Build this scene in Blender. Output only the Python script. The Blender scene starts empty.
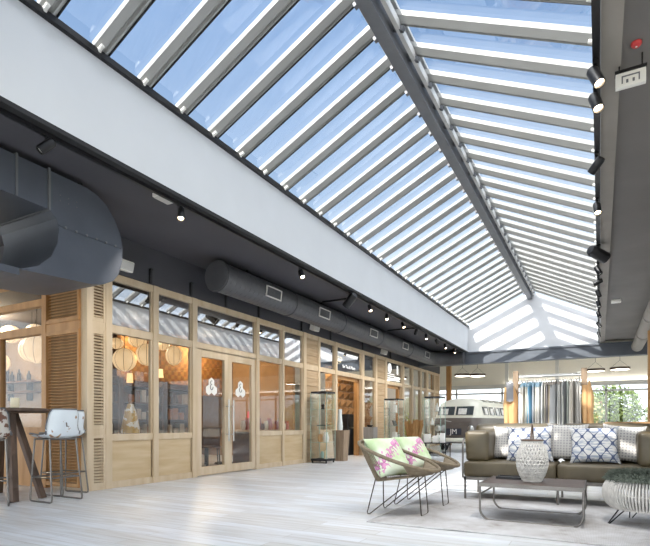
import bpy, math, random
from math import sin, cos, pi, radians
from mathutils import Vector, Matrix
random.seed(7)
scene = bpy.context.scene
COL = scene.collection

# ------------------------------------------------------------------ mesh builder
class MB:
    def __init__(s): s.v = []; s.f = []
    def add(s, vs, fs):
        b = len(s.v); s.v += [tuple(p) for p in vs]; s.f += [tuple(i + b for i in f) for f in fs]; return s
    def box(s, x0, y0, z0, x1, y1, z1):
        x0, x1 = min(x0, x1), max(x0, x1); y0, y1 = min(y0, y1), max(y0, y1); z0, z1 = min(z0, z1), max(z0, z1)
        return s.add([(x0,y0,z0),(x1,y0,z0),(x1,y1,z0),(x0,y1,z0),(x0,y0,z1),(x1,y0,z1),(x1,y1,z1),(x0,y1,z1)],
                     [(0,3,2,1),(4,5,6,7),(0,1,5,4),(1,2,6,5),(2,3,7,6),(3,0,4,7)])
    def prism(s, poly, axis, a0, a1):
        n = len(poly)
        def mk(p, a):
            if axis == 'x': return (a, p[0], p[1])
            if axis == 'y': return (p[0], a, p[1])
            return (p[0], p[1], a)
        vs = [mk(p, a0) for p in poly] + [mk(p, a1) for p in poly]
        fs = [tuple(range(n))[::-1], tuple(range(n, 2*n))] + [(i, (i+1) % n, n+(i+1) % n, n+i) for i in range(n)]
        return s.add(vs, fs)
    def tube(s, pts, r, n=8, closed=False):
        pts = [Vector(p) for p in pts]; m = len(pts); rings = []
        rr = r if isinstance(r, (list, tuple)) else [r]*m
        up = None
        for i, p in enumerate(pts):
            if closed: t = pts[(i+1) % m] - pts[i-1]
            else: t = pts[min(i+1, m-1)] - pts[max(i-1, 0)]
            t.normalize()
            if up is None:
                a = Vector((0,0,1)) if abs(t.z) < .9 else Vector((1,0,0))
                up = (a - t*a.dot(t)).normalized()
            else:
                up = up - t*up.dot(t)
                if up.length < 1e-5: up = t.orthogonal()
                up.normalize()
            w = t.cross(up)
            rings.append([p + (up*cos(2*pi*k/n) + w*sin(2*pi*k/n))*rr[i] for k in range(n)])
        vs = [q for ring in rings for q in ring]; fs = []
        for i in range(m if closed else m-1):
            j = (i+1) % m
            for k in range(n):
                l = (k+1) % n
                fs.append((i*n+k, i*n+l, j*n+l, j*n+k))
        if not closed:
            fs.append(tuple(range(n))[::-1]); fs.append(tuple(range((m-1)*n, m*n)))
        return s.add(vs, fs)
    def cyl(s, p0, p1, r0, r1=None, n=16):
        return s.tube([p0, p1], [r0, r0 if r1 is None else r1], n)
    def lathe(s, prof, n=24, c=(0,0,0)):
        vs = []; fs = []; m = len(prof)
        for (r, z) in prof:
            for k in range(n):
                vs.append((c[0]+max(r,1e-4)*cos(2*pi*k/n), c[1]+max(r,1e-4)*sin(2*pi*k/n), c[2]+z))
        for i in range(m-1):
            for k in range(n):
                l = (k+1) % n
                fs.append((i*n+k, i*n+l, (i+1)*n+l, (i+1)*n+k))
        fs.append(tuple(range(n))[::-1]); fs.append(tuple(range((m-1)*n, m*n)))
        return s.add(vs, fs)
    def grid(s, fn, nu, nv):
        vs = [fn(i/nu, j/nv) for i in range(nu+1) for j in range(nv+1)]
        fs = [(i*(nv+1)+j, (i+1)*(nv+1)+j, (i+1)*(nv+1)+j+1, i*(nv+1)+j+1) for i in range(nu) for j in range(nv)]
        return s.add(vs, fs)
    def xf(s, M):
        s.v = [tuple(M @ Vector(p)) for p in s.v]; return s
    def join(s, o): return s.add(o.v, o.f)

def O(name, mb, mat, parent=None, smooth=None, bevel=0, loc=None, mods=()):
    me = bpy.data.meshes.new(name); me.from_pydata(mb.v, [], mb.f); me.validate(); me.update()
    me.materials.append(mat)
    if smooth is not None:
        for p in me.polygons: p.use_smooth = True
        if smooth: me.set_sharp_from_angle(angle=radians(smooth))
    o = bpy.data.objects.new(name, me); COL.objects.link(o)
    if parent: o.parent = parent
    if loc: o.location = loc
    if bevel:
        b = o.modifiers.new('bevel', 'BEVEL'); b.width = bevel; b.segments = 2; b.limit_method = 'ANGLE'
    for t, kw in mods:
        m = o.modifiers.new(t.lower(), t)
        for k, v in kw.items(): setattr(m, k, v)
    return o
def tag(o, label, cat, group=None, kind=None):
    if label: o['label'] = label
    if cat: o['category'] = cat
    if group: o['group'] = group
    if kind: o['kind'] = kind
    return o
def T(name, label, cat, loc=(0,0,0), rz=0, group=None):
    o = bpy.data.objects.new(name, None); o.empty_display_size = .1; COL.objects.link(o)
    o.location = loc; o.rotation_euler = (0, 0, rz)
    return tag(o, label, cat, group)
def S(name, mb, mat, parent=None, **k):
    o = O(name, mb, mat, parent, **k)
    if not parent: o['kind'] = 'structure'
    return o
def SE(name):
    o = bpy.data.objects.new(name, None); COL.objects.link(o); o['kind'] = 'structure'; return o
def dup(root, loc, rz=None, label=None, group=None):
    r = root.copy(); COL.objects.link(r); r.location = loc
    if rz is not None: r.rotation_euler = (0, 0, rz)
    if label: r['label'] = label
    if group: r['group'] = group
    def rec(a, b):
        for ch in list(a.children):
            c = ch.copy(); COL.objects.link(c); c.parent = b; rec(ch, c)
    rec(root, r)
    return r

# ------------------------------------------------------------------ materials
def lin(h):
    h = h.lstrip('#'); c = [int(h[i:i+2], 16)/255 for i in (0,2,4)]
    return tuple((x/12.92 if x <= .04045 else ((x+.055)/1.055)**2.4) for x in c) + (1,)
def newmat(name):
    m = bpy.data.materials.new(name); m.use_nodes = True
    nt = m.node_tree; b = nt.nodes['Principled BSDF']; return m, nt, b
def N(nt, t, **kw):
    n = nt.nodes.new(t)
    for k, v in kw.items():
        if k.startswith('i_'): n.inputs[k[2:].replace('_', ' ')].default_value = v
        else: setattr(n, k, v)
    return n
def L(nt, a, b): nt.links.new(a, b)
def coords(nt, scale=(1,1,1), kind='Object', rot=(0,0,0)):
    tc = N(nt, 'ShaderNodeTexCoord'); mp = N(nt, 'ShaderNodeMapping')
    mp.inputs['Scale'].default_value = scale; mp.inputs['Rotation'].default_value = rot
    L(nt, tc.outputs[kind], mp.inputs['Vector']); return mp.outputs['Vector']
def mat(name, col, rough=.6, metal=0, var=.06, scale=(6,6,6), bump=0, spec=.5, col2=None, detail=4):
    """base colour with a procedural noise variation, optional bump"""
    m, nt, b = newmat(name); c = lin(col)
    v = coords(nt, scale); n = N(nt, 'ShaderNodeTexNoise'); n.inputs['Scale'].default_value = 1.0; n.inputs['Detail'].default_value = detail
    L(nt, v, n.inputs['Vector'])
    r = N(nt, 'ShaderNodeValToRGB'); r.color_ramp.elements[0].position = .3; r.color_ramp.elements[1].position = .7
    if col2: a0, a1 = lin(col2), c
    else: a0, a1 = tuple(x*(1-var*2) for x in c[:3])+(1,), tuple(min(1, x*(1+var)) for x in c[:3])+(1,)
    r.color_ramp.elements[0].color = a0; r.color_ramp.elements[1].color = a1
    L(nt, n.outputs['Fac'], r.inputs['Fac']); L(nt, r.outputs['Color'], b.inputs['Base Color'])
    b.inputs['Roughness'].default_value = rough; b.inputs['Metallic'].default_value = metal
    b.inputs['Specular IOR Level'].default_value = spec
    if bump:
        bp = N(nt, 'ShaderNodeBump'); bp.inputs['Strength'].default_value = bump; bp.inputs['Distance'].default_value = .01
        L(nt, n.outputs['Fac'], bp.inputs['Height']); L(nt, bp.outputs['Normal'], b.inputs['Normal'])
    return m
def emis(name, col, strength, base='#ffffff'):
    m, nt, b = newmat(name); b.inputs['Base Color'].default_value = lin(base)
    b.inputs['Emission Color'].default_value = lin(col); b.inputs['Emission Strength'].default_value = strength; return m
def glass(name, f0=.06, tint=(.96,.98,.97,1), rough=0, power=4.0, refl=(1,1,1,1)):
    m = bpy.data.materials.new(name); m.use_nodes = True; nt = m.node_tree; nt.nodes.clear()
    out = N(nt, 'ShaderNodeOutputMaterial'); mix = N(nt, 'ShaderNodeMixShader')
    tr = N(nt, 'ShaderNodeBsdfTransparent'); tr.inputs['Color'].default_value = tint
    gl = N(nt, 'ShaderNodeBsdfGlossy'); gl.inputs['Roughness'].default_value = rough; gl.inputs['Color'].default_value = refl
    lw = N(nt, 'ShaderNodeLayerWeight'); lw.inputs['Blend'].default_value = .5
    pw = N(nt, 'ShaderNodeMath', operation='POWER'); pw.inputs[1].default_value = power
    L(nt, lw.outputs['Facing'], pw.inputs[0])
    ma = N(nt, 'ShaderNodeMath', operation='MULTIPLY_ADD'); ma.inputs[1].default_value = 1-f0; ma.inputs[2].default_value = f0; ma.use_clamp = True
    L(nt, pw.outputs[0], ma.inputs[0]); L(nt, ma.outputs[0], mix.inputs['Fac'])
    L(nt, tr.outputs[0], mix.inputs[1]); L(nt, gl.outputs[0], mix.inputs[2]); L(nt, mix.outputs[0], out.inputs['Surface'])
    return m

M = {}
M['oak'] = mat('pale_oak', '#cfbda3', .5, col2='#bfa98a', scale=(7,7,1.2), bump=.05)
M['oak_panel'] = mat('oak_panel', '#cdb896', .5, col2='#b89d76', scale=(9,1.1,9), bump=.05, detail=6)
M['oak_warm'] = mat('warm_oak', '#b98d5c', .5, col2='#9c7040', scale=(8,8,1.4), bump=.05)
M['oak_slats'] = mat('horizontal_oak_cladding', '#b8a184', .55, col2='#a08665', scale=(20,2,30))
M['charcoal'] = mat('charcoal_paint', '#4d4c52', .8, var=.03, scale=(2,2,2))
M['charcoal_wall'] = mat('charcoal_wall', '#434349', .75, var=.04, scale=(2,2,2))
M['ceil_grey'] = mat('grey_ceiling_board', '#75716e', .8, var=.05, scale=(1.5,1.5,1.5))
M['white'] = mat('white_plaster', '#dfe0e2', .8, var=.012, scale=(2,2,2))
M['cream'] = mat('cream_plaster', '#e6e1d6', .8, var=.015, scale=(2,2,2))
M['strip'] = mat('grey_plaster_edge', '#948e87', .8, var=.04, scale=(3,3,3))
M['black'] = mat('black_metal', '#1d1d20', .4, metal=.3, var=.1)
M['blackm'] = mat('matt_black', '#232326', .7, var=.1)
M['alu'] = mat('painted_aluminium', '#c9c8c4', .45, var=.02, scale=(3,3,3))
M['steel_grey'] = mat('grey_steel', '#6c6e72', .5, metal=.2, var=.05)
M['rafter'] = mat('rafter_grey', '#9b9b98', .45, var=.02, scale=(3,3,3))
M['dark_gap'] = mat('shadow_gap_board', '#856b4e', .8)  # louvre backing, darkened to put shade between the slats
M['curb'] = mat('pale_grey_paint', '#d2d5d9', .8, var=.012, scale=(2,2,2))
M['wire'] = mat('dark_bronze_wire', '#4b443e', .4, metal=.4, var=.06)
M['ridge'] = mat('ridge_grey', '#6d6e71', .5, var=.04)
M['beam_grey'] = mat('beam_grey', '#5b6068', .6, var=.06, scale=(3,3,3))
M['duct'] = mat('duct_grey', '#535862', .5, metal=.25, var=.06, scale=(3,3,3))
M['spiral'] = mat('spiral_duct_grey', '#55565b', .5, metal=.2, var=.05)
M['chrome'] = mat('brushed_steel', '#b9b9b6', .3, metal=.9, var=.04)
M['gunmetal'] = mat('gunmetal', '#77736f', .35, metal=.8, var=.08)
M['leather'] = mat('olive_brown_leather', '#594f3a', .42, col2='#473e2c', scale=(5,5,5), bump=.15)
M['leather_tan'] = mat('tan_leather', '#a98660', .42, col2='#94714c', scale=(5,5,5), bump=.15)
M['rattan_white'] = mat('white_cane', '#d0cdc8', .6, var=.08, scale=(20,20,20))
M['rattan'] = mat('reed', '#b48a55', .7, col2='#8e6436', scale=(30,30,3))
M['cord_brown'] = mat('brown_cord', '#80735f', .65, col2='#685b48', scale=(25,25,25))
M['table_wood'] = mat('dark_table_top', '#5d5049', .45, col2='#493d38', scale=(2,14,14), bump=.08)
M['bar_wood'] = mat('reclaimed_wood', '#6a5548', .55, col2='#48382f', scale=(14,14,2), bump=.15)
M['plinth_wood'] = mat('weathered_oak', '#a08a72', .65, col2='#7d6a57', scale=(14,14,1.5), bump=.1)
M['plinth_grey'] = mat('grey_plinth', '#8d8b88', .65, col2='#77736f', scale=(14,14,1.5))
M['fur'] = mat('dark_green_fur', '#626a60', .9, col2='#434b43', scale=(12,12,12))
M['dark_wood'] = mat('dark_walnut', '#6b4a33', .5, col2='#4a3020', scale=(12,2,12))
M['white_paint'] = mat('white_lacquer', '#eceae4', .35, var=.02)
M['red'] = mat('red_plastic', '#c03a3a', .4, var=.04)
M['green_leaf'] = mat('leaf_green', '#74864c', .6, col2='#4c6030', scale=(9,9,9))
M['green_leaf2'] = mat('leaf_olive', '#8f9562', .6, col2='#63703f', scale=(9,9,9))
M['yellow_leaf'] = mat('leaf_yellow_green', '#a9a83e', .6, col2='#7f8c2c', scale=(9,9,9))
M['bark'] = mat('bark', '#6a5646', .9, var=.15)
M['brick'] = mat('pink_brick', '#b98f7c', .9, var=.1)
M['lantern'] = emis('paper_lantern', '#ffd398', .34, '#fff1d8')
M['lantern2'] = emis('paper_lantern_small', '#ffc878', .6, '#fff1d8')
M['bulb'] = emis('lamp_glow', '#ffe2b8', 14)
M['led'] = emis('led_strip', '#fffaf0', 2.5)
M['glass_roof'] = glass('roof_glass', .08, (.93,.96,.99,1), power=4)
M['glass_shop'] = glass('shop_glass', .035, (.90,.90,.89,1), power=5)
M['glass_upper'] = glass('coated_upper_glass', .45, (.55,.57,.58,1), power=2.5)
M['glass_clear'] = glass('clear_glass', .03, (.985,.995,.99,1), power=4)
M['glass_edge'] = mat('green_glass_edge', '#9fbdb2', .2, var=.02)

def floor_mat():
    m, nt, b = newmat('whitewashed_planks')
    v = coords(nt, (1,1,1))
    br = N(nt, 'ShaderNodeTexBrick'); br.offset = .37; br.squash = 1
    br.inputs['Scale'].default_value = 1; br.inputs['Brick Width'].default_value = 1.7; br.inputs['Row Height'].default_value = .16
    br.inputs['Mortar Size'].default_value = .0022; br.inputs['Mortar Smooth'].default_value = .3
    br.inputs['Color1'].default_value = (0,0,0,1); br.inputs['Color2'].default_value = (1,1,1,1); br.inputs['Mortar'].default_value = (.5,.5,.5,1)
    L(nt, v, br.inputs['Vector'])
    r = N(nt, 'ShaderNodeValToRGB'); e = r.color_ramp.elements
    e[0].color = lin('#d3d5d8'); e[0].position = 0; e[1].color = lin('#e4e8ee'); e[1].position = 1
    for p, c in ((.25,'#dde1e6'), (.5,'#d8d9da'), (.7,'#e0e5ec')):
        k = e.new(p); k.color = lin(c)
    L(nt, br.outputs['Color'], r.inputs['Fac'])
    v2 = coords(nt, (1.3,16,1)); n = N(nt, 'ShaderNodeTexNoise'); n.inputs['Scale'].default_value = 1.2; n.inputs['Detail'].default_value = 8
    L(nt, v2, n.inputs['Vector'])
    r2 = N(nt, 'ShaderNodeValToRGB'); r2.color_ramp.elements[0].position = .36; r2.color_ramp.elements[0].color = lin('#cbc2b6')
    r2.color_ramp.elements[1].position = .58; r2.color_ramp.elements[1].color = (1,1,1,1)
    L(nt, n.outputs['Fac'], r2.inputs['Fac'])
    mx = N(nt, 'ShaderNodeMix', data_type='RGBA', blend_type='MULTIPLY'); mx.inputs['Factor'].default_value = .4
    L(nt, r.outputs['Color'], mx.inputs['A']); L(nt, r2.outputs['Color'], mx.inputs['B'])
    mo = N(nt, 'ShaderNodeMix', data_type='RGBA', blend_type='MIX'); mo.inputs['B'].default_value = lin('#a5a19c')
    L(nt, br.outputs['Fac'], mo.inputs['Factor']); L(nt, mx.outputs['Result'], mo.inputs['A'])
    L(nt, mo.outputs['Result'], b.inputs['Base Color'])
    b.inputs['Roughness'].default_value = .38; b.inputs['Specular IOR Level'].default_value = .45
    bp = N(nt, 'ShaderNodeBump'); bp.inputs['Strength'].default_value = .15; bp.inputs['Distance'].default_value = .004
    L(nt, n.outputs['Fac'], bp.inputs['Height']); L(nt, bp.outputs['Normal'], b.inputs['Normal'])
    return m
M['floor'] = floor_mat()

def rug_mat():
    m, nt, b = newmat('worn_grey_rug')
    v = coords(nt, (1,1,1))
    n = N(nt, 'ShaderNodeTexNoise'); n.inputs['Scale'].default_value = 2.2; n.inputs['Detail'].default_value = 8; n.inputs['Roughness'].default_value = .7
    L(nt, v, n.inputs['Vector'])
    r = N(nt, 'ShaderNodeValToRGB'); e = r.color_ramp.elements
    e[0].position = .33; e[0].color = lin('#98918c'); e[1].position = .62; e[1].color = lin('#cbcbcd'); k = e.new(.44); k.color = lin('#b9b7b7')
    L(nt, n.outputs['Fac'], r.inputs['Fac'])
    w = N(nt, 'ShaderNodeTexWave'); w.inputs['Scale'].default_value = 26; w.inputs['Distortion'].default_value = 2; w.inputs['Detail'].default_value = 2
    L(nt, v, w.inputs['Vector'])
    mx = N(nt, 'ShaderNodeMix', data_type='RGBA', blend_type='MULTIPLY'); mx.inputs['Factor'].default_value = .13
    L(nt, r.outputs['Color'], mx.inputs['A']); L(nt, w.outputs['Color'], mx.inputs['B'])
    L(nt, mx.outputs['Result'], b.inputs['Base Color']); b.inputs['Roughness'].default_value = .95; b.inputs['Specular IOR Level'].default_value = .1
    return m
M['rug'] = rug_mat()

def lattice_mat():
    m, nt, b = newmat('blue_lattice_fabric')
    tc = N(nt, 'ShaderNodeTexCoord'); sp = N(nt, 'ShaderNodeSeparateXYZ'); L(nt, tc.outputs['Object'], sp.inputs[0])
    def cosn(o, k):
        a = N(nt, 'ShaderNodeMath', operation='MULTIPLY'); a.inputs[1].default_value = k; L(nt, o, a.inputs[0])
        c = N(nt, 'ShaderNodeMath', operation='COSINE'); L(nt, a.outputs[0], c.inputs[0]); return c.outputs[0]
    s = N(nt, 'ShaderNodeMath', operation='ADD'); L(nt, cosn(sp.outputs['X'], 2*pi/.125), s.inputs[0]); L(nt, cosn(sp.outputs['Z'], 2*pi/.165), s.inputs[1])
    ab = N(nt, 'ShaderNodeMath', operation='ABSOLUTE'); L(nt, s.outputs[0], ab.inputs[0])
    lt = N(nt, 'ShaderNodeMath', operation='LESS_THAN'); lt.inputs[1].default_value = .27; L(nt, ab.outputs[0], lt.inputs[0])
    v = coords(nt, (9,9,60)); n = N(nt, 'ShaderNodeTexNoise'); n.inputs['Scale'].default_value = 1; L(nt, v, n.inputs['Vector'])
    r = N(nt, 'ShaderNodeValToRGB'); e = r.color_ramp.elements
    e[0].position = .40; e[0].color = lin('#9ba3b2'); e[1].position = .52; e[1].color = lin('#d3d2d0'); L(nt, n.outputs['Fac'], r.inputs['Fac'])
    mx = N(nt, 'ShaderNodeMix', data_type='RGBA'); mx.inputs['B'].default_value = lin('#56607c')
    L(nt, lt.outputs[0], mx.inputs['Factor']); L(nt, r.outputs['Color'], mx.inputs['A']); L(nt, mx.outputs['Result'], b.inputs['Base Color'])
    b.inputs['Roughness'].default_value = .95; b.inputs['Specular IOR Level'].default_value = .1
    return m
M['lattice'] = lattice_mat()

def dotted_mat():
    m, nt, b = newmat('dotted_weave_fabric')
    v = coords(nt, (1,.0,1)); vo = N(nt, 'ShaderNodeTexVoronoi'); vo.inputs['Scale'].default_value = 30; vo.inputs['Randomness'].default_value = .12; L(nt, v, vo.inputs['Vector'])
    r = N(nt, 'ShaderNodeValToRGB'); e = r.color_ramp.elements; e[0].position = .22; e[0].color = lin('#8f8e91'); e[1].position = .34; e[1].color = lin('#bfbdba')
    L(nt, vo.outputs['Distance'], r.inputs['Fac'])
    L(nt, r.outputs['Color'], b.inputs['Base Color']); b.inputs['Roughness'].default_value = .95; b.inputs['Specular IOR Level'].default_value = .1
    return m
M['dotted'] = dotted_mat()

def blossom_mat():
    m, nt, b = newmat('green_blossom_fabric')
    v = coords(nt, (1,1,1))
    n1 = N(nt, 'ShaderNodeTexNoise'); n1.inputs['Scale'].default_value = 5; n1.inputs['Detail'].default_value = 3; L(nt, v, n1.inputs['Vector'])
    r1 = N(nt, 'ShaderNodeValToRGB'); e = r1.color_ramp.elements; e[0].position = .35; e[0].color = lin('#b3c99b'); e[1].position = .62; e[1].color = lin('#d2dcc8'); L(nt, n1.outputs['Fac'], r1.inputs['Fac'])
    tc = N(nt, 'ShaderNodeTexCoord'); sp = N(nt, 'ShaderNodeSeparateXYZ'); L(nt, tc.outputs['Object'], sp.inputs[0])
    # a diagonal spray: distance to the line z = .55 x + .04
    a = N(nt, 'ShaderNodeMath', operation='MULTIPLY_ADD'); a.inputs[1].default_value = -.75; a.inputs[2].default_value = -.03; L(nt, sp.outputs['X'], a.inputs[0])
    d = N(nt, 'ShaderNodeMath', operation='ADD'); L(nt, a.outputs[0], d.inputs[0]); L(nt, sp.outputs['Z'], d.inputs[1])
    ab = N(nt, 'ShaderNodeMath', operation='ABSOLUTE'); L(nt, d.outputs[0], ab.inputs[0])
    n2 = N(nt, 'ShaderNodeTexNoise'); n2.inputs['Scale'].default_value = 26; n2.inputs['Detail'].default_value = 3; L(nt, v, n2.inputs['Vector'])
    q = N(nt, 'ShaderNodeMath', operation='MULTIPLY_ADD'); q.inputs[1].default_value = -1.6; L(nt, ab.outputs[0], q.inputs[0]); L(nt, n2.outputs['Fac'], q.inputs[2])
    gt = N(nt, 'ShaderNodeMath', operation='GREATER_THAN'); gt.inputs[1].default_value = .445; L(nt, q.outputs[0], gt.inputs[0])
    r2 = N(nt, 'ShaderNodeValToRGB'); e = r2.color_ramp.elements; e[0].position = .45; e[0].color = lin('#9a5484'); e[1].position = .62; e[1].color = lin('#cf93b8'); L(nt, n2.outputs['Fac'], r2.inputs['Fac'])
    mx = N(nt, 'ShaderNodeMix', data_type='RGBA'); L(nt, gt.outputs[0], mx.inputs['Factor']); L(nt, r1.outputs['Color'], mx.inputs['A']); L(nt, r2.outputs['Color'], mx.inputs['B'])
    L(nt, mx.outputs['Result'], b.inputs['Base Color']); b.inputs['Roughness'].default_value = .9; b.inputs['Specular IOR Level'].default_value = .15
    return m
M['blossom'] = blossom_mat()

def patina_mat(name, base, rust, thr=.6, low=.0):
    m, nt, b = newmat(name)
    v = coords(nt, (1,1,1)); n = N(nt, 'ShaderNodeTexNoise'); n.inputs['Scale'].default_value = 11; n.inputs['Detail'].default_value = 3; L(nt, v, n.inputs['Vector'])
    tc = N(nt, 'ShaderNodeTexCoord'); sp = N(nt, 'ShaderNodeSeparateXYZ'); L(nt, tc.outputs['Object'], sp.inputs[0])
    z = N(nt, 'ShaderNodeMath', operation='MULTIPLY_ADD'); z.inputs[1].default_value = -low; z.inputs[2].default_value = low*.95; L(nt, sp.outputs['Z'], z.inputs[0])
    a = N(nt, 'ShaderNodeMath', operation='ADD'); L(nt, n.outputs['Fac'], a.inputs[0]); L(nt, z.outputs[0], a.inputs[1])
    r = N(nt, 'ShaderNodeValToRGB'); e = r.color_ramp.elements; e[0].position = thr; e[0].color = lin(base); e[1].position = thr+.03; e[1].color = lin(rust)
    L(nt, a.outputs[0], r.inputs['Fac']); L(nt, r.outputs['Color'], b.inputs['Base Color']); b.inputs['Roughness'].default_value = .45
    return m
M['patina'] = patina_mat('chipped_white_enamel', '#dbe2e7', '#9c7a58', .64, .6)
M['patina_rust'] = patina_mat('worn_rusty_enamel', '#c9c2ba', '#6d4a3a', .50, .2)

def weave_wall_mat():
    m, nt, b = newmat('woven_wood_wall')
    v = coords(nt, (1,1,1)); ck = N(nt, 'ShaderNodeTexChecker'); ck.inputs['Scale'].default_value = 9
    ck.inputs['Color1'].default_value = lin('#a8763f'); ck.inputs['Color2'].default_value = lin('#8a5c30'); L(nt, v, ck.inputs['Vector'])
    n = N(nt, 'ShaderNodeTexNoise'); n.inputs['Scale'].default_value = 14; L(nt, v, n.inputs['Vector'])
    mx = N(nt, 'ShaderNodeMix', data_type='RGBA', blend_type='MULTIPLY'); mx.inputs['Factor'].default_value = .5
    L(nt, ck.outputs['Color'], mx.inputs['A']); L(nt, n.outputs['Color'], mx.inputs['B']); L(nt, mx.outputs['Result'], b.inputs['Base Color'])
    b.inputs['Roughness'].default_value = .7; return m
M['weave'] = weave_wall_mat()

def garment_mat(name, col):
    return mat(name, col, .9, var=.08, scale=(40,6,3), spec=.1)

# ------------------------------------------------------------------ camera, render look
cam = bpy.data.cameras.new('camera'); co = bpy.data.objects.new('camera', cam); COL.objects.link(co)
cam.sensor_width = 36; cam.lens = 36*504/650; cam.shift_y = 151/650; cam.clip_start = .05; cam.clip_end = 300
co.location = (0, 0, .95); co.rotation_euler = (radians(90), 0, math.atan2(275, 504))
scene.camera = co
vs = scene.view_settings; vs.view_transform = 'Standard'; vs.look = 'None'; vs.gamma = 1; vs.use_curve_mapping = False; vs.exposure = .98
cy = scene.cycles
cy.caustics_reflective = False; cy.caustics_refractive = False; cy.max_bounces = 10; cy.diffuse_bounces = 6; cy.glossy_bounces = 4
cy.transparent_max_bounces = 24; cy.sample_clamp_indirect = 6; cy.use_denoising = True

# ------------------------------------------------------------------ world and sun
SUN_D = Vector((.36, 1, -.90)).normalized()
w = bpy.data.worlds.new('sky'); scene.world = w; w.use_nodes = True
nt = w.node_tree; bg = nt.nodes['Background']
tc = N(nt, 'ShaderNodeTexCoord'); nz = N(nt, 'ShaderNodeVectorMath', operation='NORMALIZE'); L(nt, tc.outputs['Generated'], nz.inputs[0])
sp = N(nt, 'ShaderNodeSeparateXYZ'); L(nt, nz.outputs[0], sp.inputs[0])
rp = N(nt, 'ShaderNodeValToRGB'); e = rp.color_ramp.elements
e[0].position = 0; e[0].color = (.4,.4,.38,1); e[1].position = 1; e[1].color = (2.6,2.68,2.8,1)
for p, c in ((.495,(.4,.4,.38,1)), (.505,(1.15,1.25,1.38,1)), (.565,(1.0,1.1,1.22,1)), (.61,(.48,.55,.64,1)), (.70,(.25,.335,.46,1)), (.81,(.15,.24,.395,1)), (.84,(.15,.24,.395,1)), (.905,(2.2,2.28,2.4,1))):  # overhead stops raised, out of view, to brighten the floor
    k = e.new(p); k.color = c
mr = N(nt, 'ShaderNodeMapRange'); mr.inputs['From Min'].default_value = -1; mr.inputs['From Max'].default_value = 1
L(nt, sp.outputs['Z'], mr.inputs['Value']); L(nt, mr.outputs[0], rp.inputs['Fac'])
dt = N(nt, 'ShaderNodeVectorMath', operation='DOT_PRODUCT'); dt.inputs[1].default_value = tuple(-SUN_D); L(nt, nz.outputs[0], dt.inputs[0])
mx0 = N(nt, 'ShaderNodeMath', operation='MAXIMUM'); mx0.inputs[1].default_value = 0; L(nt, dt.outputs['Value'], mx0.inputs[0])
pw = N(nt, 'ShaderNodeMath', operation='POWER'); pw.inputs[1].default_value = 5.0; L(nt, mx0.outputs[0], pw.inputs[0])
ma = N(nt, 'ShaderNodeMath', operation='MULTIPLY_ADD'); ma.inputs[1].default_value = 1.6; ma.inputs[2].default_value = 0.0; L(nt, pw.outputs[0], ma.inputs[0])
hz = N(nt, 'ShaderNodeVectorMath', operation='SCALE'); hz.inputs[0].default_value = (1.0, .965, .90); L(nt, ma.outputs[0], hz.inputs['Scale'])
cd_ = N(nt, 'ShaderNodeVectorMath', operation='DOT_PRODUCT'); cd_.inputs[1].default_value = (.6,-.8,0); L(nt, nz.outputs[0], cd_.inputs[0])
cm = N(nt, 'ShaderNodeMapRange', interpolation_type='SMOOTHSTEP'); cm.inputs['From Min'].default_value = -.05; cm.inputs['From Max'].default_value = .5; cm.inputs['To Max'].default_value = .7; L(nt, cd_.outputs['Value'], cm.inputs['Value'])  # unseen bright cloud bank toward right and rear, added as fill
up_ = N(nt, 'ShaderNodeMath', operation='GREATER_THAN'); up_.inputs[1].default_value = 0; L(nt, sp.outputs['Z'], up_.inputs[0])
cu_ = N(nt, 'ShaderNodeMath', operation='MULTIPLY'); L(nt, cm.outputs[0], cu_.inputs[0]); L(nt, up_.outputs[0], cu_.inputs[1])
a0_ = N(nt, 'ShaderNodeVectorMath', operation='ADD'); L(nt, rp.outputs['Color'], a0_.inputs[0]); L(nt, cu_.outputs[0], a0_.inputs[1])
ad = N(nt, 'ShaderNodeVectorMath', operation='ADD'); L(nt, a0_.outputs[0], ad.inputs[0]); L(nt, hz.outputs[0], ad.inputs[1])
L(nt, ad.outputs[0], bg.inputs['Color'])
sl = bpy.data.lights.new('sun', 'SUN'); sl.energy = 4.2; sl.angle = radians(.6); sl.color = (1, .95, .87)
so = bpy.data.objects.new('sun', sl); COL.objects.link(so); so.rotation_euler = SUN_D.to_track_quat('-Z', 'Y').to_euler(); so.location = (-8, -12, 14)

def point(name, loc, energy, col=(1,.78,.5), r=.1):
    l = bpy.data.lights.new(name, 'POINT'); l.energy = energy; l.color = col; l.shadow_soft_size = r
    o = bpy.data.objects.new(name, l); COL.objects.link(o); o.location = loc; return o
def spot(name, loc, d, energy, col=(1,.86,.66), ang=50, blend=.6):
    l = bpy.data.lights.new(name, 'SPOT'); l.energy = energy; l.color = col; l.spot_size = radians(ang); l.spot_blend = blend; l.shadow_soft_size = .03
    o = bpy.data.objects.new(name, l); COL.objects.link(o); o.location = loc; o.rotation_euler = Vector(d).to_track_quat('-Z', 'Y').to_euler(); return o

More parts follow.
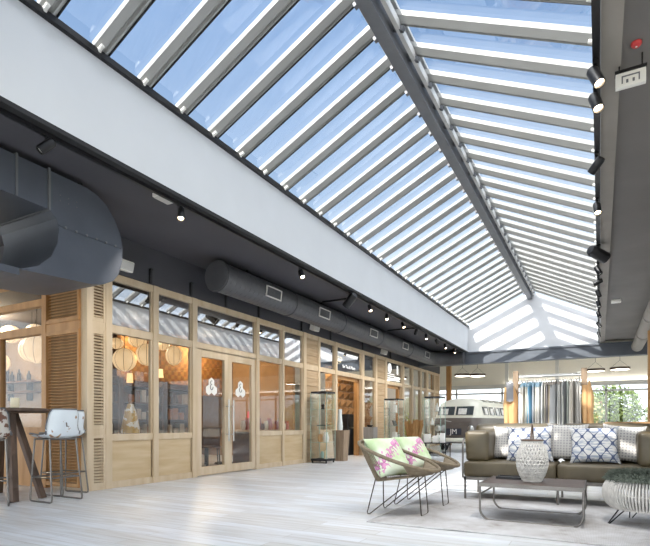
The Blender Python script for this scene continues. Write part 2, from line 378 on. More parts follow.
# ------------------------------------------------------------------ shell
ZC = 3.76           # ceiling height
XS = -6.32          # shop front plane
XL = -4.41          # left face of the light well
YN, YF = 1.55, 19.42  # near and far gable of the skylight
EZ, RZ, RX = 4.62, 5.68, -2.2
S('floor', MB().box(-14, -4, -.12, 9, 26, 0), M['floor'])
S('ceiling_left', MB().box(-14, -4, ZC, XL-.14, 19.6, ZC+.12), M['charcoal'])
S('ceiling_right', MB().box(.14, -4, ZC, 9, 19.6, ZC+.12), M['ceil_grey'])
S('ceiling_near', MB().box(XL-.14, -4, ZC, .14, YN-.15, ZC+.12), M['charcoal'])
S('ceiling_far', MB().box(-14, 19.6, 4.1, 9, 26, 4.2), M['cream'])
S('wall_lightwell_left', MB().box(XL-.14, YN-.15, 3.70, XL, YF+.15, EZ), M['curb'])
S('wall_lightwell_right', MB().box(0.005, YN-.15, 3.72, .14, YF+.15, EZ), M['white'])
S('trim_5', MB().box(0.005, YN, 3.70, .14, YF, 3.72), M['strip'])
gpoly = [(XL,3.66),(0,3.66),(0,EZ),(RX,RZ+.02),(XL,EZ)]
S('wall_gable_far', MB().prism(gpoly, 'y', YF, YF+.15), M['white'])
S('wall_gable_near', MB().prism(gpoly, 'y', YN-.15, YN), M['white'])
S('wall_far_upper', MB().box(-14, 19.6, ZC-.05, 9, 19.75, 4.15), M['cream'])
S('wall_shop_upper', MB().box(XS-.14, 4.6, 3.185, XS+.02, 22.3, ZC), M['charcoal_wall'])
S('wall_return_upper', MB().box(-14, 4.55, 3.185, XS+.02, 4.69, ZC), M['charcoal_wall'])
S('wall_shop_end', MB().box(-14, 22.26, 0, XS-.02, 22.4, 4.1), M['cream'])
# black trim under the light well on both sides (spotlight tracks)
S('trim_1', MB().box(XL-.14, YN, 3.655, XL+.004, YF, 3.70), M['blackm'])
# far beam
S('trim_2', MB().box(-14, 19.3, 3.21, 9, 19.6, 3.66).box(-14, 19.26, 3.60, 9, 19.3, 3.66).box(-14, 19.26, 3.21, 9, 19.3, 3.26), M['beam_grey'])
# far wall with band of glazing
S('wall_far', MB().box(-14, 25.5, 2.86, 9, 25.7, 4.1).box(-14, 25.5, 0, 9, 25.7, .35), M['cream'])
wf = SE('window_1')
fm = MB().box(-14, 25.5, 2.40, 9, 25.6, 2.48)
for x in [-13+2.2*i for i in range(11)]: fm.box(x, 25.5, .35, x+.08, 25.6, 2.86)
S('frame', fm, M['alu'], wf); S('pane', MB().box(-14, 25.56, .35, 9, 25.57, 2.86), M['glass_clear'], wf)
led = S('trim_3', MB().box(-4, 25.38, 2.885, 9, 25.49, 2.95), M['led'])
S('trim_4', MB().box(-14, 25.40, 2.66, 9, 25.49, 2.86), M['alu'])
# glazed sides of the hall, out of frame, that let the daylight in
for nm, b, ps in (('window_2', None, 'back'), ('window_3', None, 'right')):
    g = SE(nm); f = MB()
    if ps == 'back':
        for x in [-13+2.75*i for i in range(9)]: f.box(x, -4, 0, x+.1, -3.9, ZC)
        f.box(-14, -4, 0, 9, -3.9, .12); S('frame', f, M['alu'], g); S('pane', MB().box(-14, -3.96, .12, 9, -3.95, ZC), M['glass_clear'], g)
    else:
        for y in [-4+2.5*i for i in range(12)]: f.box(8.9, y, 0, 9, y+.1, ZC)
        f.box(8.9, -4, 0, 9, 26, .12); S('frame', f, M['alu'], g); S('pane', MB().box(8.95, -4, .12, 8.96, 26, ZC), M['glass_clear'], g)
S('wall_left_rear', MB().box(-14.1, 4.6, 0, -14, 26, 4.1), M['cream'])
g = SE('window_15'); f = MB()
for y in [-4+2.1*i for i in range(5)]: f.box(-14.1, y, 0, -14, y+.1, ZC)
f.box(-14.1, -4, 0, -14, 4.6, .12); S('frame', f, M['alu'], g); S('pane', MB().box(-14.06, -4, .12, -14.05, 4.6, ZC), M['glass_clear'], g)
# outside ground
S('ground', MB().box(-60, -60, -.3, 60, 80, -.13), mat('pale_paving', '#b9b4a8', .9))

# ------------------------------------------------------------------ skylight (window_4)
sky = SE('window_4')
def slope_frame(side):
    E0 = Vector((XL if side < 0 else 0.0, 0, EZ)); R0 = Vector((RX, 0, RZ))
    u = (R0-E0); Ln = u.length; u.normalize(); v = Vector((0,1,0)); n = Vector((-u.z*(1 if u.x > 0 else -1), 0, abs(u.x)))
    return E0, u, v, n, Ln
for side in (-1, 1):
    E0, u, v, n, Ln = slope_frame(side)
    def W(a, b, c, y0): return E0 + u*a + v*(b+y0) + n*c
    prof = [(-.08,.14),(-.08,.085),(-.020,.030),(-.010,.055),(.010,.055),(.020,.030),(.08,.085),(.08,.14)]
    ref = None
    for k in range(-1, 31):
        y0 = 2.25 + .56*k
        if ref is None:
            mb = MB(); m8 = len(prof)
            vs_ = [W(.03, p[0], p[1]-.01, 0) for p in prof] + [W(Ln-.06, p[0], p[1]-.01, 0) for p in prof]
            mb.add(vs_, [tuple(range(m8))[::-1], tuple(range(m8, 2*m8))] + [(i, (i+1) % m8, m8+(i+1) % m8, m8+i) for i in range(m8)])
            r = O('rafter', mb, M['rafter'], sky); r.location.y = y0
            gk = MB(); q = [(.08,.14),(.08,.075),(.096,.075),(.096,.14)]
            vs_ = [W(.03, p[0], p[1]-.01, 0) for p in q] + [W(Ln-.06, p[0], p[1]-.01, 0) for p in q]
            gk.add(vs_, [(3,2,1,0),(4,5,6,7)] + [(i, (i+1) % 4, 4+(i+1) % 4, 4+i) for i in range(4)])
            g1 = O('edge_strip', gk, M['black'], r)  # dark strip along one edge of each rafter
            cb = MB(); c0 = W(.05, -.05, .02, 0)
            cb.lathe([(0,-.028),(.02,-.02),(.028,0),(.02,.02),(0,.028)], 10, c0)
            cb.cyl(W(.02, -.05, .02, 0), W(.12, -.05, .02, 0), .02, n=10)
            g2 = O('end_cap', cb, M['white_paint'], r, smooth=40)
            bk = MB()
            b0 = [W(Ln-.22, -.03, -.05, 0), W(Ln-.05, -.03, -.05, 0), W(Ln-.05, .03, -.05, 0), W(Ln-.22, .03, -.05, 0),
                  W(Ln-.22, -.03, 0, 0), W(Ln-.05, -.03, 0, 0), W(Ln-.05, .03, 0, 0), W(Ln-.22, .03, 0, 0)]
            bk.add(b0, [(0,3,2,1),(4,5,6,7),(0,1,5,4),(1,2,6,5),(2,3,7,6),(3,0,4,7)])
            g3 = O('ridge_bracket', bk, M['steel_grey'], r)
            ref = (r, g1, g2, g3)
        else:
            r = ref[0].copy(); COL.objects.link(r); r.location.y = y0
            for ch in ref[1:]:
                c = ch.copy(); COL.objects.link(c); c.parent = r
    gp = MB(); gp.add([W(0,YN,.15,0), W(Ln,YN,.15,0), W(Ln,YF,.15,0), W(0,YF,.15,0)], [(0,1,2,3)])
    O('roof_pane', gp, M['glass_roof'], sky)
    O('eave_rail', MB().box(E0.x-.05, YN, EZ-.01, E0.x+.05, YF, EZ+.05), M['black'], sky)
rb = MB().box(RX-.05, YN, RZ-.24, RX+.05, YF, RZ+.1)
O('ridge_beam', rb, M['ridge'], sky)
O('ridge_flange', MB().box(RX-.075, YN, RZ-.26, RX+.075, YF, RZ-.235), M['steel_grey'], sky)
O('ridge_rail', MB().box(RX-.15, YN, RZ-.12, RX-.10, YF, RZ-.02), M['alu'], sky)
O('ridge_rail', MB().box(RX+.10, YN, RZ-.12, RX+.15, YF, RZ-.02), M['alu'], sky)
O('ridge_cap', MB().box(RX-.13, YN, RZ+.13, RX+.13, YF, RZ+.17), M['alu'], sky)

# ------------------------------------------------------------------ shop front
XF0, XF1 = XS-.10, XS
def post(n, y0, y1, z1=3.185, m='oak'):
    S('trim_%d' % n, MB().box(XF0, y0, 0, XF1+.015, y1, z1), M[m], bevel=.006)
posts = [(4.60,4.68),(4.91,5.02),(5.80,5.91),(6.69,6.81),(8.57,8.68),(9.56,9.64),(10.48,10.62),(11.22,11.32),(12.16,12.28),(13.93,14.08),(14.94,15.10),(15.79,15.97),(17.45,17.66),(18.5,18.68),(19.54,19.73),(20.33,20.61),(21.45,21.60),(22.16,22.28)]
tn = 10
for p in posts: post(tn, *p); tn += 1
wn = 20
def bay(y0, y1, kick=True, lower=True, kz=.80):
    global wn
    g = SE('window_%d' % wn); wn += 1
    f = MB().box(XF0, y0, 2.30, XF1, y1, 2.42).box(XF0, y0, 3.08, XF1, y1, 3.185)
    for a, b in ((y0, y0+.025), (y1-.025, y1)):
        f.box(XF0+.02, a, 2.42, XF1-.02, b, 3.08)
    if lower:
        f.box(XF0, y0, 0, XF1, y1, .10)
        if kick: f.box(XF0, y0, .70, XF1, y1, kz)
        for a, b in ((y0, y0+.025), (y1-.025, y1)): f.box(XF0+.02, a, .1, XF1-.02, b, 2.30)
    O('frame', f, M['oak'], g, bevel=.004)
    O('upper_pane', MB().box(XF0+.055, y0, 2.42, XF0+.061, y1, 3.08), M['glass_upper'], g)
    if lower:
        O('pane', MB().box(XF0+.055, y0, kz if kick else .1, XF0+.061, y1, 2.30), M['glass_shop'], g)
        if kick: O('kick_panel', MB().box(XF0+.05, y0, .10, XF0+.08, y1, .70), M['oak_panel'], g)
    return g
for a, b in ((5.02,5.80),(5.91,6.69)): bay(a, b)
for a, b in ((8.68,9.56),(9.64,10.48)): bay(a, b)
bay(11.32, 12.16); bay(14.08, 14.94)
for a, b in ((17.66,18.5),(18.68,19.54),(19.73,20.33),(20.61,21.45)): bay(a, b, kick=False)
for a, b in ((6.81,8.57),(12.28,13.93),(15.97,17.45)): up = bay(a, b, lower=False)
# solid clad panels
for a, b in ((10.62,11.22),(15.10,15.79),(21.60,22.16)):
    pm = MB(); z = 0.0
    while z < 3.08:
        z1 = min(z+.19, 3.08); pm.box(XF0+.02, a, z, XF1-.01, b, z1-.006); z = z1
    g = S('trim_%d' % tn, pm, M['oak_slats'], bevel=.003); tn += 1
    S('trim_%d' % tn, MB().box(XF0, a, 2.30, XF1, b, 2.42).box(XF0, a, 3.08, XF1, b, 3.185), M['oak']); tn += 1
# louvre panels
def louvre(axis, a0, a1, off, zs, m, pitch=.044):
    global tn
    g = SE('trim_%d' % tn); tn += 1
    f = MB(); s = MB(); bk_ = MB(); fw = .035
    def bx(mb, p0, p1, q0, q1, z0, z1):
        if axis == 'y': mb.box(q0, p0, z0, q1, p1, z1)
        else: mb.box(p0, q0, z0, p1, q1, z1)
    for z0, z1 in zs:
        bx(f, a0, a0+fw, off-.05, off, z0, z1); bx(f, a1-fw, a1, off-.05, off, z0, z1)
        bx(f, a0+fw, a1-fw, off-.047, off-.003, z0, z0+fw*1.6); bx(f, a0+fw, a1-fw, off-.047, off-.003, z1-fw*1.6, z1)
        z = z0+fw*1.6+pitch*.5
        while z < z1-fw*1.6:
            d = .012
            if axis == 'y':
                s.prism([(off-.008, z-d), (off-.042, z+d), (off-.042, z+d+.010), (off-.008, z-d+.010)], 'y', a0+fw, a1-fw)
            else:
                s.prism([(off+.008-.02, z-d), (off+.042-.02, z+d), (off+.042-.02, z+d+.010), (off+.008-.02, z-d+.010)], 'x', a0+fw, a1-fw)
            z += pitch
        bx(bk_, a0+fw, a1-fw, off-.062 if axis == 'y' else off+.03, off-.055 if axis == 'y' else off+.036, z0, z1)
    O('frame', f, M[m], g, bevel=.003); O('slats', s, M[m], g); O('backing', bk_, M['dark_gap'], g)
ZS = [(0,.72),(.80,2.30),(2.42,3.18)]
louvre('y', 4.68, 4.91, XS+.005, [(.05,.80),(.88,2.30),(2.42,3.15)], 'oak')
S('trim_%d' % tn, MB().box(XF0, 4.68, 2.30, XF1, 4.91, 2.42).box(XF0, 4.68, .80, XF1, 4.91, .88).box(XF0, 4.68, 0, XF1, 4.91, .05), M['oak']); tn += 1
# return wall facing the camera, left of the corner; its shade is put into the darker oak
louvre('x', -7.22, -6.44, 4.61, [(.05,2.30),(2.42,3.15)], 'oak_warm')
S('trim_%d' % tn, MB().box(-6.44, 4.60, 0, XF0, 4.68, 3.185), M['oak']); tn += 1
S('trim_%d' % tn, MB().box(-7.32, 4.575, 0, -7.22, 4.68, 3.185), M['oak_warm'], bevel=.005); tn += 1
S('trim_%d' % tn, MB().box(-7.22, 4.585, 2.30, -6.44, 4.68, 2.42).box(-12, 4.58, 2.30, -7.32, 4.68, 2.42).box(-12, 4.58, 2.72, -7.32, 4.68, 2.82).box(-12, 4.58, 3.09, -7.32, 4.68, 3.185).box(-12, 4.58, .82, -7.32, 4.68, .90).box(-8.52, 4.59, .9, -8.42, 4.68, 2.3), M['oak_warm']); tn += 1
g = SE('window_%d' % wn); wn += 1
O('pane', MB().box(-12, 4.63, .90, -7.32, 4.636, 3.09), M['glass_shop'], g)
O('kick_panel', MB().box(-12, 4.60, 0, -7.32, 4.66, .82), M['oak_warm'], g)

# double door
dr = SE('door_1')
for i, (a, b, hy) in enumerate(((6.83,7.69,7.62),(7.69,8.55,7.76))):
    lf = MB().box(XF0+.02, a, .02, XF1-.01, a+.11, 2.30).box(XF0+.02, b-.11, .02, XF1-.01, b, 2.30).box(XF0+.02, a+.11, .02, XF1-.01, b-.11, .17).box(XF0+.02, a+.11, 2.17, XF1-.01, b-.11, 2.30)
    leaf = O('door_leaf', lf, M['oak'], dr, bevel=.005)
    O('pane', MB().box(XF0+.055, a+.11, .17, XF0+.061, b-.11, 2.17), M['glass_shop'], leaf)
    h = MB().cyl((XS+.06, hy, .62), (XS+.06, hy, 1.42), .014, n=10).cyl((XS-.01, hy, .75), (XS+.06, hy, .75), .009, n=8).cyl((XS-.01, hy, 1.29), (XS+.06, hy, 1.29), .009, n=8)
    O('handle', h, M['chrome'], leaf, smooth=40)
    cyy = (a+b)/2-.03
    lg = MB()
    for (dy, dz) in ((0,.10),(-.075,-.04),(.075,-.04)):
        lg.prism([(cyy+dy+.088*sin(pi/3*k), 1.62+dz+.098*cos(pi/3*k)) for k in range(6)], 'x', XF0+.064+.0005*abs(dy), XF0+.067+.0005*abs(dy))
    O('shop_emblem', lg, M['white_paint'], leaf)
    pts = []
    for k in range(15):
        t = radians(60+k*15); pts.append((XF0+.071, cyy-.0+.028*cos(t)*-1*-1, 1.72+.034*sin(t)))
    for k in range(19):
        t = radians(100+k*15); pts.append((XF0+.071, cyy+.036*cos(t), 1.635+.046*sin(t)))
    O('emblem_lettering', MB().tube(pts, .006, 6), M['blackm'], leaf)
S('trim_%d' % tn, MB().box(XF0, 6.81, 2.30, XF1, 8.57, 2.315), M['oak']); tn += 1
# lettering behind the upper glass over the open doorway
def text(name, s, size, matm, parent, loc, rot, ext=.002, align='CENTER'):
    cu = bpy.data.curves.new(name, 'FONT'); cu.body = s; cu.size = size; cu.extrude = ext; cu.align_x = align; cu.align_y = 'CENTER'
    tmp = bpy.data.objects.new(name, cu); COL.objects.link(tmp)
    dg = bpy.context.evaluated_depsgraph_get(); me = bpy.data.meshes.new_from_object(tmp.evaluated_get(dg))
    bpy.data.objects.remove(tmp); me.materials.clear(); me.materials.append(matm)
    o = bpy.data.objects.new(name, me); COL.objects.link(o); o.location = loc; o.rotation_euler = rot
    if parent: o.parent = parent
    return o
M['sign_white'] = emis('emissive_sign_white', '#ffffff', .25)  # decal white with a faint emission added
sg = SE('window_%d' % wn); wn += 1
text('lettering', 'for Tea & More', .13, M['sign_white'], sg, (XF1-.035, 13.1, 2.58), (pi/2, 0, pi/2))
sd = MB().lathe([(.0,0),(.17,0),(.17,.006),(0,.006)], 24); sd.xf(Matrix.Rotation(pi/2, 4, 'Y')); sd.xf(Matrix.Translation((XF1-.036, 16.3, 2.88)))
sd.box(XF1-.036, 16.98, 2.72, XF1-.03, 17.12, 3.02)
for z, y1 in ((2.66,16.75),(2.59,17.3),(2.52,16.9),(2.47,17.3)): sd.box(XF1-.036, 16.08, z, XF1-.03, y1, z+.03)
O('sign_graphics', sd, M['sign_white'], sg)
# doorway jambs
S('door_2', MB().box(XS-.22, 13.80, 0, XF0, 13.92, 2.30).box(XS-.14, 12.28, 2.2, XF0, 13.9, 2.30), M['oak_warm'])
S('door_3', MB().box(XS-.2, 17.30, 0, XF0, 17.44, 2.30).box(XS-.14, 15.98, 2.2, XF0, 17.4, 2.30), M['oak_warm'])

# ------------------------------------------------------------------ shop interior
S('wall_shop_back', MB().box(-11.2, 7.4, 0, -11.05, 17.2, 3.7), mat('brown_panelling', '#8f6847', .6, col2='#6f4d33', scale=(2,8,2)))
S('wall_shop_back_far', MB().box(-11.2, 17.2, 0, -11.05, 22.3, .5).box(-11.2, 17.2, 2.6, -11.05, 22.3, 3.7), M['cream'])
S('ceiling_shop', MB().box(-14, 4.7, 3.3, XF0-.02, 22.3, 3.4), M['charcoal'])
S('wall_shop_cafe', MB().box(-14, 7.4, 0, -11.2, 7.5, 3.4), mat('taupe_wall', '#a8917c', .8))
S('wall_weave', MB().box(-9.9, 8.0, 1.75, -9.75, 12.1, 3.3), M['weave'])
S('wall_shop_partition', MB().box(-11.1, 12.05, 0, -7.6, 12.15, 3.3), mat('caramel_wall', '#a9865f', .8))
pan = MB()
for i in range(16):
    for j in range(11):
        y = 13.3+i*.21; z = j*.25; cx_ = -7.25
        pan.add([(cx_, y, z), (cx_, y+.205, z), (cx_, y+.205, z+.245), (cx_, y, z+.245), (cx_+.03+.1*((i+j) % 2), y+.04+.12*((i*7+j*3) % 2), z+.05+.14*((i+j*5) % 2))],
                [(0,1,4),(1,2,4),(2,3,4),(3,0,4),(3,2,1,0)])
S('wall_faceted', pan, M['oak_warm'])
for p, en, c in (((-9.2,7.9,2.95),60,(1,.8,.55)), ((-9.2,10.3,2.95),70,(1,.78,.5)), ((-6.75,13.2,2.85),26,(1,.75,.42)), ((-8.4,16.8,2.9),30,(1,.85,.65)), ((-11.6,6.0,3.1),110,(1,.82,.58)), ((-8.6,20,2.9),40,(1,.95,.9))):
    point('shop_fill', p, en, c, .12)  # added point fills without fixtures, brighten the shop interior

# paper lanterns
def lantern(loc, r, label, sq=1.0):
    t = T('paper_lantern', label, 'lantern', loc, 0, 'paper lanterns in the cafe')
    prof = [(max(.12, sin(pi*k/16))*r if 0 < k < 16 else .1*r, -cos(pi*k/16)*r*sq) for k in range(17)]
    mb = MB(); mb.lathe(prof, 24); O('shade', mb, M['lantern'], t, smooth=60)
    rb_ = MB()
    for k in range(8):
        a = 2*pi*k/8
        rb_.tube([(max(.12, sin(pi*q/12))*r*1.003*cos(a), max(.12, sin(pi*q/12))*r*1.003*sin(a), -cos(pi*q/12)*r*1.003*sq) for q in range(1, 12)], .004, 4)
    O('ribs', rb_, M['rattan'], t)
    O('cord', MB().cyl((0,0,r*sq*.98), (0,0,3.29-loc[2]), .006, n=6), M['blackm'], t)
for loc, r, lb, sq in (((-7.6,6.31,2.12),.21,'large round paper lantern, lower left one behind the first shop window',1),
    ((-7.3,6.56,2.22),.20,'large round paper lantern right of the lowest one in the first shop window',1),
    ((-8.6,6.93,2.58),.15,'small paper lantern at the top left corner of the first shop window',.75),
    ((-8.4,7.30,2.68),.19,'paper lantern cut by the transom at the top of the first shop window',.75),
    ((-7.6,7.52,2.34),.165,'egg-shaped paper lantern hanging alone in the second shop window',1.2),
    ((-8.8,8.36,2.76),.16,'small paper lantern at the transom of the second shop window',.75),
    ((-9.75,6.0,2.42),.26,'round paper lantern lowest to the right in the window behind the bar table',1.05),
    ((-10.4,6.3,2.50),.25,'round paper lantern in the middle of the window behind the bar table',1.05),
    ((-10.95,5.9,2.22),.24,'round paper lantern at the left photo edge in the window behind the bar table',1),
    ((-11.7,6.6,2.98),.22,'paper lantern above the frame rail at the far left edge of the photo',.9),
    ((-11.1,6.8,3.0),.21,'paper lantern above the frame rail, middle one of its row',.9),
    ((-10.6,6.9,3.02),.20,'paper lantern above the frame rail beside the louvred panel',.9)):
    lantern(loc, r, lb, sq)
for loc, lb in (((-8.8,7.44,1.93),'small square lit lamp shade below the lanterns in the first shop window'), ((-9.0,8.49,2.13),'small square lit lamp shade in the second shop window')):
    t = T('pendant_lamp', lb, 'lamp', loc, 0, 'square lamps in the cafe')
    O('lamp_shade', MB().lathe([(.08,-.1),(.09,-.1),(.07,.1),(.06,.1)], 4), M['lantern2'], t); O('cord', MB().cyl((0,0,.1), (0,0,3.3-loc[2]), .006, n=6), M['blackm'], t)
# shelving in the first bay
boxcols = ['#c9b49a','#8d6a4c','#d8d2c6','#6f5238','#a99a87','#b6794a']
bm_ = [mat('box_card_%d' % i, c, .8) for i, c in enumerate(boxcols)]
cn = ['pale tan','brown','off-white','dark brown','grey-beige','orange-brown']
for si, (sx, sy, rzv) in enumerate(((-8.6,5.75,0),(-8.75,7.05,0),(-8.75,8.25,0))):
    sh = T('shelf_unit', ('dark wooden shelf unit behind the first shop window','dark wooden shelf unit seen between the first and second shop windows', 'dark wooden shelf unit behind the second shop window')[si], 'shelf', (sx, sy, 0), 0, 'shelf units in the cafe')
    O('frame', MB().box(-.2,0,0,-.16,1.1,1.9).box(-.2,0,0,.2,.04,1.9).box(-.2,1.06,0,.2,1.1,1.9), M['dark_wood'], sh)
    for k in range(5): O('shelf_board', MB().box(-.18,.04,.3+k*.36,.2,1.06,.33+k*.36), M['dark_wood'], sh)
    for k in range(1, 5):
        y = .08; j = 0
        while y < .95:
            wd = random.uniform(.1,.2); hh = random.uniform(.14,.28); ci = random.randrange(6)
            b = O('storage_box', MB().box(-.08, 0, 0, .08, wd, hh), bm_[ci], None, bevel=.004, loc=(sx+.05, sy+y, .33+(k-1)*.36+.001))
            tag(b, '%s box, %s on the %s shelf of the %s unit' % (cn[ci], ['first from left','second','third','fourth','fifth','sixth','seventh','eighth'][j], ['lowest','second','third','top'][k-1], ('left','middle','right')[si]), 'box', 'boxes on the shelf units')
            y += wd+random.uniform(.02,.05); j += 1
# cafe tables and chairs behind the door
def cafe_chair(loc, rz, label):
    t = T('cafe_chair', label, 'chair', loc, rz, 'cafe chairs behind the glass')
    O('seat', MB().box(-.21,-.21,.43,.21,.21,.47), M['dark_wood'], t, bevel=.01)
    bk = MB().grid(lambda a, b: (.21*sin((a-.5)*2.6)/sin(1.3), -.2-.06*b+.05*(1-cos((a-.5)*2.4)), .47+.4*b), 8, 3)
    O('backrest', bk, M['dark_wood'], t, mods=(('SOLIDIFY', dict(thickness=.015)),))
    for x in (-.18,.18):
        for y in (-.18,.18): O('leg', MB().cyl((x*1.1,y*1.1,0),(x,y,.43),.014,n=8), M['blackm'], t)
def cafe_table(loc, label):
    t = T('cafe_table', label, 'table', loc, 0, 'cafe tables behind the glass')
    O('tabletop', MB().lathe([(.0,.72),(.36,.72),(.37,.735),(.36,.75),(0,.75)], 24), M['oak_warm'], t); O('column', MB().cyl((0,0,.03),(0,0,.72),.035), M['blackm'], t); O('base', MB().lathe([(0,0),(.24,0),(.22,.03),(0,.03)], 20), M['blackm'], t)
cafe_table((-7.6,7.75,0), 'round cafe table inside, left of the double door handles'); cafe_table((-7.95,9.5,0), 'round cafe table inside, seen through the right door leaf')
cafe_chair((-7.55,8.45,0), pi, 'brown cafe chair between the two cafe tables'); cafe_chair((-8.15,7.3,0), -pi/2*.8, 'brown cafe chair seen through the left door leaf')
cafe_chair((-7.6,10.2,0), 2.6, 'brown cafe chair right of the far cafe table'); cafe_chair((-7.95,8.85,0), 0, 'brown cafe chair in front of the far cafe table')
t = T('wall_shelf', 'dark wall shelf seen through the window behind the bar table', 'shelf', (-12.4, 7.255, 1.95))
O('shelf_board', MB().box(-.9,-.14,0,.6,.14,.04), M['dark_wood'], t); O('bracket', MB().box(-.6,.0,-.18,-.56,.14,0).box(.2,0,-.18,.24,.14,0), M['blackm'], t)
t = T('wall_shelf', 'lower dark wall shelf seen through the window behind the bar table', 'shelf', (-12.4, 7.255, 1.70))
O('shelf_board', MB().box(-.9,-.14,0,.6,.14,.04), M['dark_wood'], t); O('bracket', MB().box(-.6,.0,-.18,-.56,.14,0).box(.2,0,-.18,.24,.14,0), M['blackm'], t)
for k, (dx, h_, c_) in enumerate(((-.62,.44,'tall dark'),(-.40,.26,'short dark'),(-.1,.30,'middle dark'),(.3,.24,'right dark'))):
    item0 = O('bottle', MB().lathe([(0,0),(.05,0),(.05,h_*.6),(.018,h_*.78),(.018,h_),(0,h_)], 12), M['blackm'], None, smooth=50, loc=(-12.4+dx, 7.255, 1.991))
    tag(item0, c_+' bottle on the upper wall shelf behind the bar table window', 'bottle', 'bottles on the wall shelf')
# statue in the first window
t = T('ceramic_bottle', 'white and gold ceramic bottle in the first shop window', 'bottle', (-6.75,5.72,.80))
O('sill_stand', MB().box(-.16,-.3,-.8,.16,.3,0), M['dark_wood'], t)
O('body', MB().lathe([(.0,0),(.145,0),(.15,.05),(.12,.22),(.085,.36),(.055,.44),(.05,.48),(0,.48)], 14), patina_mat('white_gold_glaze', '#f3efe6', '#c9a55c', .55, .15), t, smooth=40)
O('stopper', MB().lathe([(0,.48),(.03,.48),(.035,.52),(.0,.55)], 12), M['rattan'], t, smooth=50)
ordn = ['first','second','third','fourth','fifth','sixth','seventh','eighth','ninth','tenth','eleventh','twelfth','thirteenth']
# goods at the third and fourth windows
t = T('display_counter', 'wooden display counter just inside the third and fourth shop windows', 'counter', (-6.85,8.75,0))
O('top', MB().box(-.3,0,.78,.3,1.7,.82), M['oak_warm'], t); O('body', MB().box(-.27,.05,0,.27,1.65,.78), M['dark_wood'], t)
gc = [('#b5532e','orange-red'),('#8c3a2a','dark red'),('#d9c7a8','cream'),('#c77a35','orange'),('#5b3422','brown')]
gm = [mat('pot_'+str(i), c, .4) for i, (c, _) in enumerate(gc)]
i = 0
for row in range(2):
    for k in range(11):
        ci = (k*3+row*2) % 5; h = .14+.06*((k*7+row) % 3)
        p = MB().lathe([(0,0),(.05,0),(.062,h*.5),(.05,h*.9),(.052,h),(0,h)], 12)
        o = O('gift_pot', p, gm[ci], None, smooth=40, loc=(-6.68-.2*row, 8.85+.145*k, .821))
        tag(o, '%s pot, %s from left in the %s row behind the third shop window' % (gc[ci][1], ordn[k], 'front' if row == 0 else 'back'), 'pot', 'pots on the display counter')
t = T('table_lamp', 'red table lamp standing on the window display counter', 'lamp', (-7.02,9.35,.821))
O('base', MB().lathe([(0,0),(.07,0),(.02,.04),(.015,.2),(0,.2)], 14), M['blackm'], t); O('lamp_shade', MB().lathe([(.11,.18),(.12,.18),(.10,.42),(.09,.42)], 20), emis('red_shade', '#d8463a', .35, '#cc4438'), t)
# doorway: screen and machine
t = T('coffee_machine', 'black machine on a dark cabinet inside the open doorway', 'machine', (-6.86,14.02,0))
O('cabinet', MB().box(-.2,-.35,0,.2,.35,.8), M['blackm'], t, bevel=.01); O('body', MB().box(-.16,-.28,.8,.16,.28,1.25), M['black'], t, bevel=.03); O('drip_tray', MB().box(.16,-.2,.82,.22,.2,.86), M['chrome'], t)

# ------------------------------------------------------------------ vitrines, plinths
def vitrine(loc, w, h, label, shelves=4):
    t = T('display_cabinet', label, 'cabinet', loc, 0, 'tall glass display cabinets')
    a = w/2
    O('base', MB().box(-a,-a,.05,a,a,.10), M['blackm'], t); O('top', MB().box(-a,-a,h-.04,a,a,h), M['blackm'], t)
    for x in (-a+.03, a-.03):
        for y in (-a+.03, a-.03): O('foot', MB().cyl((x,y,0),(x,y,.05),.02,n=10), M['blackm'], t)
    for q in ((-a,-a,a,-a+.006),(-a,a-.006,a,a),(-a,-a,-a+.006,a),(a-.006,-a,a,a)):
        O('glass_side', MB().box(q[0],q[1],.10,q[2],q[3],h-.04), M['glass_clear'], t)
    for k in range(1, shelves):
        z = .1+(h-.14)*k/shelves
        O('shelf', MB().box(-a+.01,-a+.01,z,a-.01,a-.01,z+.008), M['glass_edge'] if False else M['glass_clear'], t)
        O('shelf_edge', MB().box(-a+.01,-a+.008,z,a-.01,-a+.012,z+.008).box(a-.012,-a+.01,z,a-.008,a-.01,z+.008), M['glass_edge'], t)
    pz = MB()
    for x in (-a, a):
        for y in (-a, a): pz.box(x-.006,y-.006,.1,x+.006,y+.006,h-.04)
    O('corner_profiles', pz, M['glass_edge'], t)
    return t
vitrine((-5.98,10.86,0), .44, 1.74, 'tall glass display cabinet in front of the clad panel beside the wooden plinth')
vitrine((-5.55,14.6,0), .46, 1.72, 'tall glass cabinet with white boxes beside the yellow green plant')
vitrine((-4.42,15.1,0), .50, 1.78, 'tall glass cabinet standing in front of the camper van')
def sz(h, k, n=4): return .1+(h-.14)*k/n+.009
def item(name, mb, m, loc, label, cat, group=None, **kw):
    return tag(O(name, mb, m, None, loc=loc, **kw), label, cat, group)
item('vase', MB().lathe([(0,0),(.06,0),(.085,.1),(.05,.2),(.06,.24),(0,.24)], 16), M['white_paint'], (-5.9,10.86,sz(1.74,1)), 'white vase on the lower shelf of the cabinet by the wooden plinth', 'vase', smooth=50)
item('wooden_disc', MB().lathe([(0,0),(.1,0),(.1,.02),(0,.02)], 20).xf(Matrix.Rotation(pi/2,4,'Y') @ Matrix.Identity(4)).xf(Matrix.Translation((0,0,.1))), M['oak_warm'], (-5.99,10.72,sz(1.74,1)), 'round brown wooden disc beside the white vase in the glass cabinet', 'decoration')
item('figurine', MB().lathe([(0,0),(.05,0),(.03,.05),(.045,.1),(0,.14)], 12), M['black'], (-5.95,10.8,sz(1.74,3)), 'small black figurine on the top shelf of the cabinet by the wooden plinth', 'figurine', smooth=50)
item('tray', MB().box(-.12,-.1,0,.12,.1,.02), M['blackm'], (-5.97,10.84,sz(1.74,2)), 'flat black tray on the middle shelf of the cabinet by the wooden plinth', 'tray')
